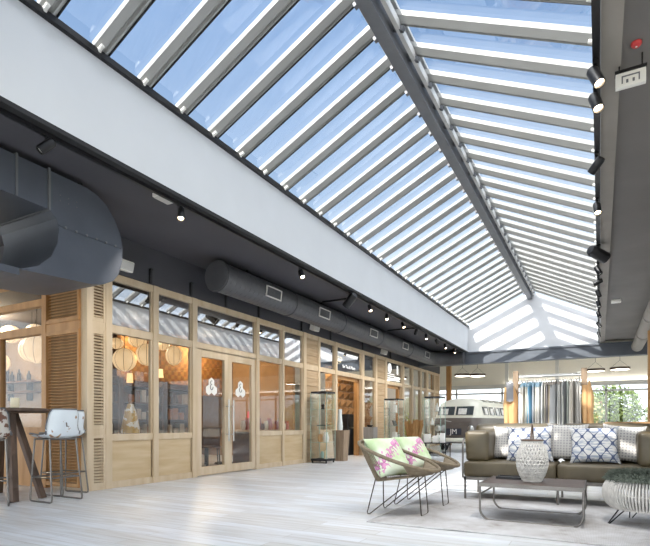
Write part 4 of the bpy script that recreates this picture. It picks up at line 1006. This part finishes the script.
# ------------------------------------------------------------------ wire chairs
def cord_chair(loc, label):
    t = T('cord_chair', label, 'chair', loc, 0, 'brown cord chairs by the rug')
    def rim(a0): return Vector((.425*cos(a0)+.0, .40*sin(a0), .615-.145*cos(a0)+.0*sin(a0)))
    def pan(a0): return Vector((.06+.31*cos(a0), .20*sin(a0), .395+.05*cos(a0)))
    O('rim', MB().tube([rim(2*pi*k/60) for k in range(60)], .019, 8, True), M['cord_brown'], t, smooth=60)
    cd = MB()
    for k in range(34):
        a0 = pi-1.2+2.4*k/33
        p, q = pan(a0), rim(a0); m_ = (p+q)/2+Vector((0,0,-.012))
        cd.tube([p, m_, q], .0055, 4)
    O('cords', cd, M['cord_brown'], t)
    O('seat_pan', MB().grid(lambda u, v: tuple(Vector((.06,0,.385)).lerp(pan(2*pi*v), u)), 6, 40), M['cord_brown'], t, smooth=60, mods=(('SOLIDIFY', dict(thickness=.014)),))
    # the woven front lip
    O('front_lip', MB().grid(lambda u, v: tuple(pan(-1.15+2.3*v).lerp(rim(-1.15+2.3*v), u)+Vector((0,0,.004))), 4, 24), M['cord_brown'], t, smooth=60, mods=(('SOLIDIFY', dict(thickness=.012)),))
    for s_ in (-1, 1):
        O('leg', MB().tube([(-.22,s_*.11,.36),(-.262,s_*.225,.03),(-.255,s_*.226,.01),(-.235,s_*.224,.012),(.27,s_*.15,.43)], .0068, 6), M['wire'], t, smooth=60)
    O('leg', MB().tube([(.25,-.11,.43),(.285,-.115,.03),(.285,-.10,.008),(.285,.10,.008),(.285,.115,.03),(.25,.11,.43)], .0068, 6), M['wire'], t, smooth=60)
    O('rear_bar', MB().tube([(-.22,-.12,.355),(-.22,.12,.355)], .0068, 6), M['wire'], t)
    return t
ch = cord_chair((-1.88,5.08,0.0), 'brown cord chair with green blossom cushion, nearer of the two')
dup(ch, (-1.86,5.82,0.0), 0, 'brown cord chair with green blossom cushion, farther of the two')
def cushM(dx, dy, dz=0):
    e1 = Vector((.36,.93,-.0)).normalized(); e2 = Vector((-.47,.16,.74)); e2 = (e2-e1*e2.dot(e1)).normalized(); e3 = e2.cross(e1)
    m = Matrix.Identity(4)
    for i in range(3): m[i][0] = e1[i]; m[i][1] = e3[i]*-1; m[i][2] = e2[i]; m[i][3] = (-1.985+dx, 5.03+dy, .60+dz)[i]
    return m
pillow_thing('cushion', .48, .47, .19, M['blossom'], cushM(0,0), 'green cushion with pink blossom on the nearer cord chair', 'blossom cushions', 'cushion')
pillow_thing('cushion', .48, .47, .19, M['blossom'], cushM(.03,.75), 'green cushion with pink blossom on the farther cord chair', 'blossom cushions', 'cushion')

# ------------------------------------------------------------------ bar table and stools
t = T('bar_table', 'high round bar table with dark plank legs at the left edge', 'table', (-6.75,3.75,0))
O('tabletop', MB().lathe([(0,1.10),(.53,1.10),(.56,1.115),(.56,1.14),(.545,1.15),(0,1.15)], 40), M['bar_wood'], t, smooth=40)
for (bx_, by_, tx, ty) in ((.50,-.18,.36,-.14),(.46,.20,.14,.02),(-.50,.18,-.36,.14),(-.46,-.20,-.14,-.02)):
    p0 = Vector((bx_,by_,0)); p1 = Vector((tx,ty,1.09)); s_ = Vector((-.4,.9,0)).normalized()*.055; d_ = Vector((.9,.4,0)).normalized()*.025
    O('leg', MB().add([p0-s_-d_,p0+s_-d_,p0+s_+d_,p0-s_+d_,p1-s_-d_,p1+s_-d_,p1+s_+d_,p1-s_+d_], [(0,3,2,1),(4,5,6,7),(0,1,5,4),(1,2,6,5),(2,3,7,6),(3,0,4,7)]), M['bar_wood'], t, bevel=.004)
item('candle_glass', MB().lathe([(0,0),(.045,0),(.05,.02),(.05,.13),(.044,.13),(.042,.03),(0,.03)], 18), mat('cream_glass', '#e9dfc3', .3), (-6.5,3.72,1.151), 'cream candle glass on the bar table', 'candle', smooth=40)
def bar_stool(loc, rz, label, seatmat, mark=None):
    t = T('bar_stool', label, 'stool', loc, rz, 'metal bar stools at the high table')
    prof = [(.20,.775),(.16,.79),(.0,.775),(-.12,.775),(-.17,.80),(-.20,.86),(-.225,.95),(-.25,1.05),(-.268,1.13)]
    def fn(u, v):
        i = v*(len(prof)-1); k = min(int(i), len(prof)-2); f_ = i-k
        y = prof[k][0]*(1-f_)+prof[k+1][0]*f_; z = prof[k][1]*(1-f_)+prof[k+1][1]*f_
        a = 2*u-1; wd = .228-.075*max(0, v-.42)
        if v > .88: wd *= 1-.16*((v-.88)/.12)**2
        if v < .08: wd *= 1-.1*((.08-v)/.08)
        e_ = abs(a)**4
        if v < .55: z += .05*e_*(1-v*.3)+.10*e_*max(0, v-.25)
        y += .10*e_*max(0, min(1, (v-.42)/.3))
        return (a*wd, y, z)
    O('shell', MB().grid(fn, 20, 30), seatmat, t, smooth=60, mods=(('SOLIDIFY', dict(thickness=.008)),))
    ed = [fn(0, q/20) for q in range(21)]+[fn(q/12, 1) for q in range(1, 13)]+[fn(1, 1-q/20) for q in range(1, 21)]
    O('rolled_edge', MB().tube(ed, .009, 6), M['steel_grey'], t, smooth=60)
    for s_ in (-1, 1):
        x0, x1 = s_*.17, s_*.20
        O('leg', MB().tube([(x0,.16,.775),(x1,.205,.05),(x1,.20,.018),(x1,.17,.011),(x1,-.19,.011),(x1,-.22,.018),(x1,-.225,.05),(x0,-.14,.775)], .011, 8), M['gunmetal'], t, smooth=60)
        O('side_bar', MB().cyl((s_*.189,.185,.30),(s_*.189,-.195,.30),.009,n=8), M['gunmetal'], t)
    O('foot_rest', MB().cyl((-.188,.186,.30),(.188,.186,.30),.010,n=8), M['gunmetal'], t, smooth=60)
    O('back_bar', MB().cyl((-.188,-.195,.30),(.188,-.195,.30),.010,n=8), M['gunmetal'], t, smooth=60)
    O('seat_frame', MB().tube([(-.17,.16,.765),(.17,.16,.765),(.17,-.14,.765),(-.17,-.14,.765)], .010, 8, True), M['gunmetal'], t, smooth=60)
    if mark:
        text('letter_mark', mark, .075, M['bar_wood'], t, (-.01,-.2405,.94), (radians(90-13),0,0), .006)
    return t
bar_stool((-5.94,3.90,0), radians(90), 'chipped white metal bar stool with a letter on its back at the bar table', M['patina'], 'L')
bar_stool((-6.38,4.30,0), radians(96), 'white metal bar stool half hidden between the lettered stool and louvred panel', M['patina'])
bar_stool((-6.24,3.27,0), radians(60), 'rust brown worn metal bar stool cut by the left photo edge', M['patina_rust'])

# ------------------------------------------------------------------ clothes rack
t = T('clothes_rack', 'clothes rack with grey wooden posts behind the sofa', 'rack', (-.70,8.6,0))
for x in (-.49,.49):
    O('post', MB().box(x-.04,-.04,0,x+.04,.04,1.80), M['plinth_wood'], t, bevel=.006); O('foot', MB().box(x-.04,-.3,0,x+.04,.3,.05), M['plinth_wood'], t, bevel=.006)
O('rail', MB().cyl((-.49,0,1.70),(.49,0,1.70),.014,n=10), M['chrome'], t, smooth=50)
O('lower_bar', MB().cyl((-.49,0,.16),(.49,0,.16),.014,n=10), M['chrome'], t, smooth=50)
O('upper_loop', MB().tube([(-.56,.22,1.62),(-.56,.22,1.74),(.42,.22,1.74),(.42,.22,1.62)], .012, 8).cyl((-.49,0,1.74),(-.49,.22,1.74),.01,n=8).cyl((.40,.0,1.74),(.40,.22,1.74),.01,n=8).cyl((.40,0,1.74),(.49,0,1.74),.01,n=8), M['alu'], t, smooth=50)
cols = [('#efece6','white'),('#d8d4cc','pale grey'),('#ece9e4','white'),('#e2ddd2','cream'),('#7fb0cc','bright blue'),('#c6c9ce','grey'),('#e9e7e2','white'),('#dcd8d0','stone grey'),('#e6e3dd','off-white'),('#d6d8da','light grey'),('#dcd6ca','cream'),('#8b888b','charcoal'),('#d8c7ae','sand'),('#cfd0d1','light grey'),('#c4c6c9','mid grey'),('#c8c8c6','pale grey'),('#d2d2ce','grey'),('#d9d7d2','off-white'),('#9b9da1','dark grey'),('#b9beb6','grey green'),('#cfc9bf','stone'),('#e7e3dc','white'),('#b5b2ad','grey'),('#d4d0ca','pale grey')]
gmats = {}
n_ = len(cols)
for k, (c, nm) in enumerate(cols):
    x = -1.10+.80*k/(n_-1); rnd = random.Random(k)
    if c not in gmats: gmats[c] = garment_mat('cloth_'+c[1:], c)
    gt = T('garment', '%s garment hanging on the rack, number %d counted from the left' % (nm, k+1), 'clothes', (x, 8.6, 1.70), rnd.uniform(-.25,.25), 'clothes hanging on the rack')
    ln = rnd.uniform(.85,1.05); ph = rnd.uniform(0,6)
    def cl(u, v, ph=ph, ln=ln):
        a0 = 2*pi*u; wy = .19+.03*v if v > .06 else .08+.11*v/.06; tx = (.016+.007*v)
        px_ = tx*cos(a0)*(1+.25*sin(6*sin(a0)+ph)) + .012*v*sin(5*sin(a0)+ph); py_ = wy*sin(a0)
        return (px_, py_, -.07-ln*v-.03*(1-v)*abs(sin(a0)))
    O('cloth', MB().grid(cl, 24, 12), gmats[c], gt, smooth=60)
    if k in (1,2,3,4,5,6,7,8): 
        O('waistband', MB().grid(lambda u, v: tuple(Vector(cl(u, .02+.07*v))*1.0+Vector((.004*cos(2*pi*u), .006*sin(2*pi*u), .012))), 24, 2), gmats.setdefault('denim', garment_mat('denim_blue', '#a3bfcf')), gt, smooth=60)
    elif k in (11,12,13,14,15,16): 
        O('waistband', MB().grid(lambda u, v: tuple(Vector(cl(u, .02+.05*v))*1.0+Vector((.004*cos(2*pi*u), .006*sin(2*pi*u), .012))), 24, 2), gmats.setdefault('dark', garment_mat('dark_band', '#a19a93')), gt, smooth=60)
    O('hanger', MB().tube([(0,-.17,-.09),(0,0,-.05),(0,.17,-.09)], .006, 6).tube([(0,0,-.05),(0,0,-.015),(0,.012,.002),(0,.02,.016),(0,.008,.020)], .003, 5), M['chrome'], gt)
for x, lb, w_ in ((-1.235,'tan suede jacket with grey patch hanging at the left end of the rack',.17),(-.14,'tan suede jacket hanging at the right end of the rack',.12)):
    gt = T('jacket', lb, 'jacket', (x, 8.52, 1.62), 0, 'jackets at the ends of the rack')
    jm = M.setdefault('suede', garment_mat('tan_suede', '#cfa678'))
    O('body', MB().grid(lambda u, v, w_=w_: ((.4+.6*min(1, v*5))*w_/2*cos(2*pi*u)*(1+.08*sin(9*v)), .07*sin(2*pi*u)*(1+.2*sin(5*cos(2*pi*u))), -.95*v-.08*abs(cos(2*pi*u))*(1-v)), 26, 10), jm, gt, smooth=60)
    O('sleeve', MB().tube([(-w_*.42,-.02,-.09),(-w_*.52,-.04,-.35),(-w_*.45,-.06,-.66)], [.045,.042,.034], 10), jm, gt, smooth=60)
    if w_ > .15: O('patch', MB().grid(lambda u, v: (-.07+.10*u, -.085-.006*sin(3*u), -.02-.30*v+.03*abs(u-.5)), 6, 6), garment_mat('grey_patch', '#8f8f93'), gt, mods=(('SOLIDIFY', dict(thickness=.012)),))
    O('hook', MB().cyl((0,.06,.03),(0,.06,-.05),.006,n=6), M['chrome'], gt)

# tan leather bench behind the sofa at the right
t = T('bench_sofa', 'tan leather bench seat behind the right end of the sofa', 'bench', (.75, 9.6, 0))
O('back', rbox(-.75,.35,.45,1.6,.62,.985,.10,puff=.02,seed=8), M['leather_tan'], t, smooth=60); O('seat', rbox(-.75,-.35,.25,1.6,.42,.48,.07,puff=.02,seed=9), M['leather_tan'], t, smooth=60)
for x in (-.68,1.5):
    for y in (-.28,.55): O('leg', MB().cyl((x,y,0),(x,y,.27),.018,n=10), M['bar_wood'], t)

# ------------------------------------------------------------------ camper van
t = T('camper_van', 'two-tone vintage camper van parked beyond the sofa, front to the viewer', 'van', (-4.30, 16.9, 0), radians(-9))
LV = [(.30,.78,.10,.10),(.40,.85,.02,.02),(.60,.87,.0,.0),(.95,.875,.0,.0),(1.12,.87,.02,.02),(1.20,.85,.06,.05),(1.55,.76,.20,.14),(1.64,.72,.27,.18),(1.74,.62,.42,.28),(1.81,.46,.62,.5),(1.845,.22,1.0,.9)]
LEN = 4.2
def lev(z):
    for i in range(len(LV)-1):
        if LV[i][0] <= z <= LV[i+1][0]:
            f_ = (z-LV[i][0])/(LV[i+1][0]-LV[i][0]); return tuple(LV[i][j]*(1-f_)+LV[i+1][j]*f_ for j in (1,2,3))
    return LV[-1][1:]
def outline(z, n=56):
    hw, f0, b0 = lev(z); y0, y1 = f0, LEN-b0; cyv, hy_ = (y0+y1)/2, (y1-y0)/2; pts = []
    for k in range(n):
        a0 = 2*pi*k/n; c_, s_ = cos(a0), sin(a0); ex = .38; ey = .22
        pts.append((hw*math.copysign(abs(c_)**ex, c_), cyv+hy_*math.copysign(abs(s_)**ey, s_), z))
    return pts
def loft(zs, cap0=False, cap1=False, grow=0):
    mb = MB(); n = 56
    for z in zs: mb.v += outline(z, n)
    for i in range(len(zs)-1):
        for k in range(n):
            l_ = (k+1) % n; mb.f.append((i*n+k, i*n+l_, (i+1)*n+l_, (i+1)*n+k))
    if cap0: mb.f.append(tuple(range(n))[::-1])
    if cap1: mb.f.append(tuple(range((len(zs)-1)*n, len(zs)*n)))
    return mb
M['van_dark'] = mat('van_grey_brown', '#645c57', .35, var=.04); M['van_cream'] = mat('van_pale_roof', '#dddacb', .35, var=.02)
O('lower_body', loft([.30,.40,.60,.95,1.12,1.165], True, True), M['van_dark'], t, smooth=40)
O('upper_body', loft([1.17,1.20,1.3,1.4,1.55,1.64,1.69,1.74,1.78,1.81,1.83,1.845], True, True), M['van_cream'], t, smooth=50)
bl = MB(); q = outline(1.167); bl.tube([(p[0]*1.006, 2.1+(p[1]-2.1)*1.003, p[2]) for p in q], .016, 6, True); O('belt_trim', bl, M['van_cream'], t, smooth=60)
M['van_glass'] = mat('van_window_dark', '#4b5053', .12, var=.1); M['card'] = mat('white_photo_card', '#dcdad4', .6, var=.1, scale=(14,14,14))
def sidewin(y0, y1, s_, m='van_glass', z0=1.25, z1=1.53, off=.012):
    def P_(y, z): return (s_*(lev(z)[0]+off), y, z)
    a, b, c, d = P_(y0,z0), P_(y1,z0), P_(y1,z1), P_(y0,z1)
    i = Vector((-s_*.03,0,0)); return MB().add([a,b,c,d]+[tuple(Vector(p)+i) for p in (a,b,c,d)], [(0,1,2,3),(4,7,6,5),(0,4,5,1),(1,5,6,2),(2,6,7,3),(3,7,4,0)])
for s_ in (-1, 1):
    y = .55
    for k in range(6):
        wnd = O('side_window', sidewin(y, y+.46, s_), M['van_glass'], t)
        if s_ > 0: O('photo_card', sidewin(y+.12, y+.34, s_, z0=1.27, z1=1.48, off=.018), M['card'], wnd)
        y += .56
def frontwin(x0, x1, z0=1.25, z1=1.54, off=.014):
    def P_(x, z): return (x, lev(z)[1]-off, z)
    a, b, c, d = P_(x0,z0), P_(x1,z0), P_(x1,z1), P_(x0,z1); i = Vector((0,.04,0))
    return MB().add([a,b,c,d]+[tuple(Vector(p)+i) for p in (a,b,c,d)], [(0,1,2,3),(4,7,6,5),(0,4,5,1),(1,5,6,2),(2,6,7,3),(3,7,4,0)])
for x0, x1 in ((-.62,-.03),(.03,.62)):
    wnd = O('windscreen', frontwin(x0, x1), M['van_glass'], t); O('photo_card', frontwin(x0+.08, x1-.22, 1.27, 1.47, .02), M['card'], wnd)
for s_ in (-1, 1):
    for k in range(4):
        y = .95+.56*k
        O('roof_window', MB().add([(s_*.66,y,1.715),(s_*.66,y+.4,1.715),(s_*.53,y+.4,1.79),(s_*.53,y,1.79),(s_*.64,y,1.69),(s_*.64,y+.4,1.69),(s_*.51,y+.4,1.76),(s_*.51,y,1.76)], [(0,1,2,3),(4,7,6,5),(0,4,5,1),(1,5,6,2),(2,6,7,3),(3,7,4,0)]), M['van_glass'], t)
bp = MB(); bp.tube([(-.88,.35,.42),(-.88,.0,.42),(-.78,-.10,.42),(.78,-.10,.42),(.88,.0,.42),(.88,.35,.42)], .065, 8); O('bumper', bp, M['van_cream'], t, smooth=50)
for x in (-.76,.76):
    for y in (.95,3.3):
        wh = MB().lathe([(.0,-.09),(.24,-.09),(.31,-.05),(.31,.05),(.24,.09),(0,.09)], 24).xf(Matrix.Rotation(pi/2,4,'Y')).xf(Matrix.Translation((x,y,.31)))
        wo = O('wheel', wh, M['blackm'], t, smooth=40); O('hub_cap', MB().lathe([(0,-.10),(.14,-.10),(.12,.10),(0,.10)], 18).xf(Matrix.Rotation(pi/2,4,'Y')).xf(Matrix.Translation((x,y,.31))), M['alu'], wo)
for x in (-.58,.58):
    hl = MB().lathe([(0,0),(.11,0),(.10,.03),(.05,.055),(0,.06)], 20).xf(Matrix.Rotation(pi/2,4,'X')).xf(Matrix.Translation((x,.01,.80))); O('headlight', hl, M['chrome'], t, smooth=60)
np_ = O('number_plate', MB().box(-.26,-.03,.58,.26,-.01,.80), mat('plate_navy', '#2b2f3c', .4), t); text('plate_lettering', 'JM', .24, M['white_paint'], np_, (0,-.033,.69), (pi/2,0,0), .003)
O('name_strip', MB().box(.18,-.02,.93,.56,.0,.985), M['gunmetal'], t); O('wiper', MB().cyl((-.3,.02,1.06),(-.06,.02,1.02),.012,n=6), M['alu'], t)

# ------------------------------------------------------------------ planting and buildings outside
def bush(name, loc, rx, ry, h, n, m, label, cat, seed, group='shrubs outside the far windows', trunk=False):
    rnd = random.Random(seed); t = T(name, label, cat, loc, 0, group); lv = MB()
    bl = [(rnd.uniform(-.6,.6)*rx, rnd.uniform(-.5,.5)*ry, rnd.uniform(.35,.8)*h, rnd.uniform(.35,.6)) for _ in range(7)]
    for k in range(n):
        b_ = bl[rnd.randrange(7)]; d = Vector((rnd.gauss(0,1), rnd.gauss(0,1), rnd.gauss(0,1))).normalized()*rnd.uniform(.75,1)
        p = Vector((b_[0]+d.x*rx*b_[3], b_[1]+d.y*ry*b_[3], max(.05, b_[2]+d.z*h*.4)))
        q = Vector((rnd.gauss(0,1), rnd.gauss(0,1), rnd.gauss(0,1))).normalized()*.13; s_ = q.orthogonal().normalized()*.05
        lv.add([p-q, p+s_, p+q, p-s_], [(0,1,2,3)])
    O('foliage', lv, m, t)
    tk = MB()
    for k in range(5): tk.tube([(0,0,-.1),(bl[k][0]*.5,bl[k][1]*.5,bl[k][2]*.6),(bl[k][0],bl[k][1],bl[k][2])], [.05,.035,.015], 6)
    O('branches', tk, M['bark'], t)
    return t
bpos = [(-2.4,'pale green shrub outside the far windows beside the clothes rack'),(.6,'olive green shrub outside the far windows left of centre'),(3.6,'broad green shrub outside the far windows above the stool'),(6.8,'green shrub outside at the right photo edge'),(-10.5,'green shrub outside behind the shop end')]
for k, (x, lb) in enumerate(bpos): bush('shrub', (x+.4, 30.5+3.2*(k % 2), -.1), 2.1, 1.2, 2.5+.3*(k % 3), 3200, M['green_leaf2'] if k % 2 == 0 else M['green_leaf'], lb, 'shrub', 20+k)
for k, (y, lb) in enumerate(((3,'nearest green shrub outside the right glazing'),(7.5,'second green shrub outside the right glazing'),(12,'third green shrub outside the right glazing'),(16.5,'fourth green shrub outside the right glazing'))):
    bush('shrub', (12.5, y, -.1), 1.2, 2.0, 2.2+.3*(k % 2), 900, M['green_leaf2'] if k % 2 else M['green_leaf'], lb, 'shrub', 40+k, 'shrubs outside the right glazing')
t = T('building', 'pinkish brick house with flat roof beyond the shrubs', 'building', (-2.2, 42, -.1)); O('wall', MB().box(-2.2,0,0,2.4,5,2.9), M['brick'], t); O('roof', MB().box(-2.5,-.3,2.9,2.7,5.3,3.05), M['strip'], t)
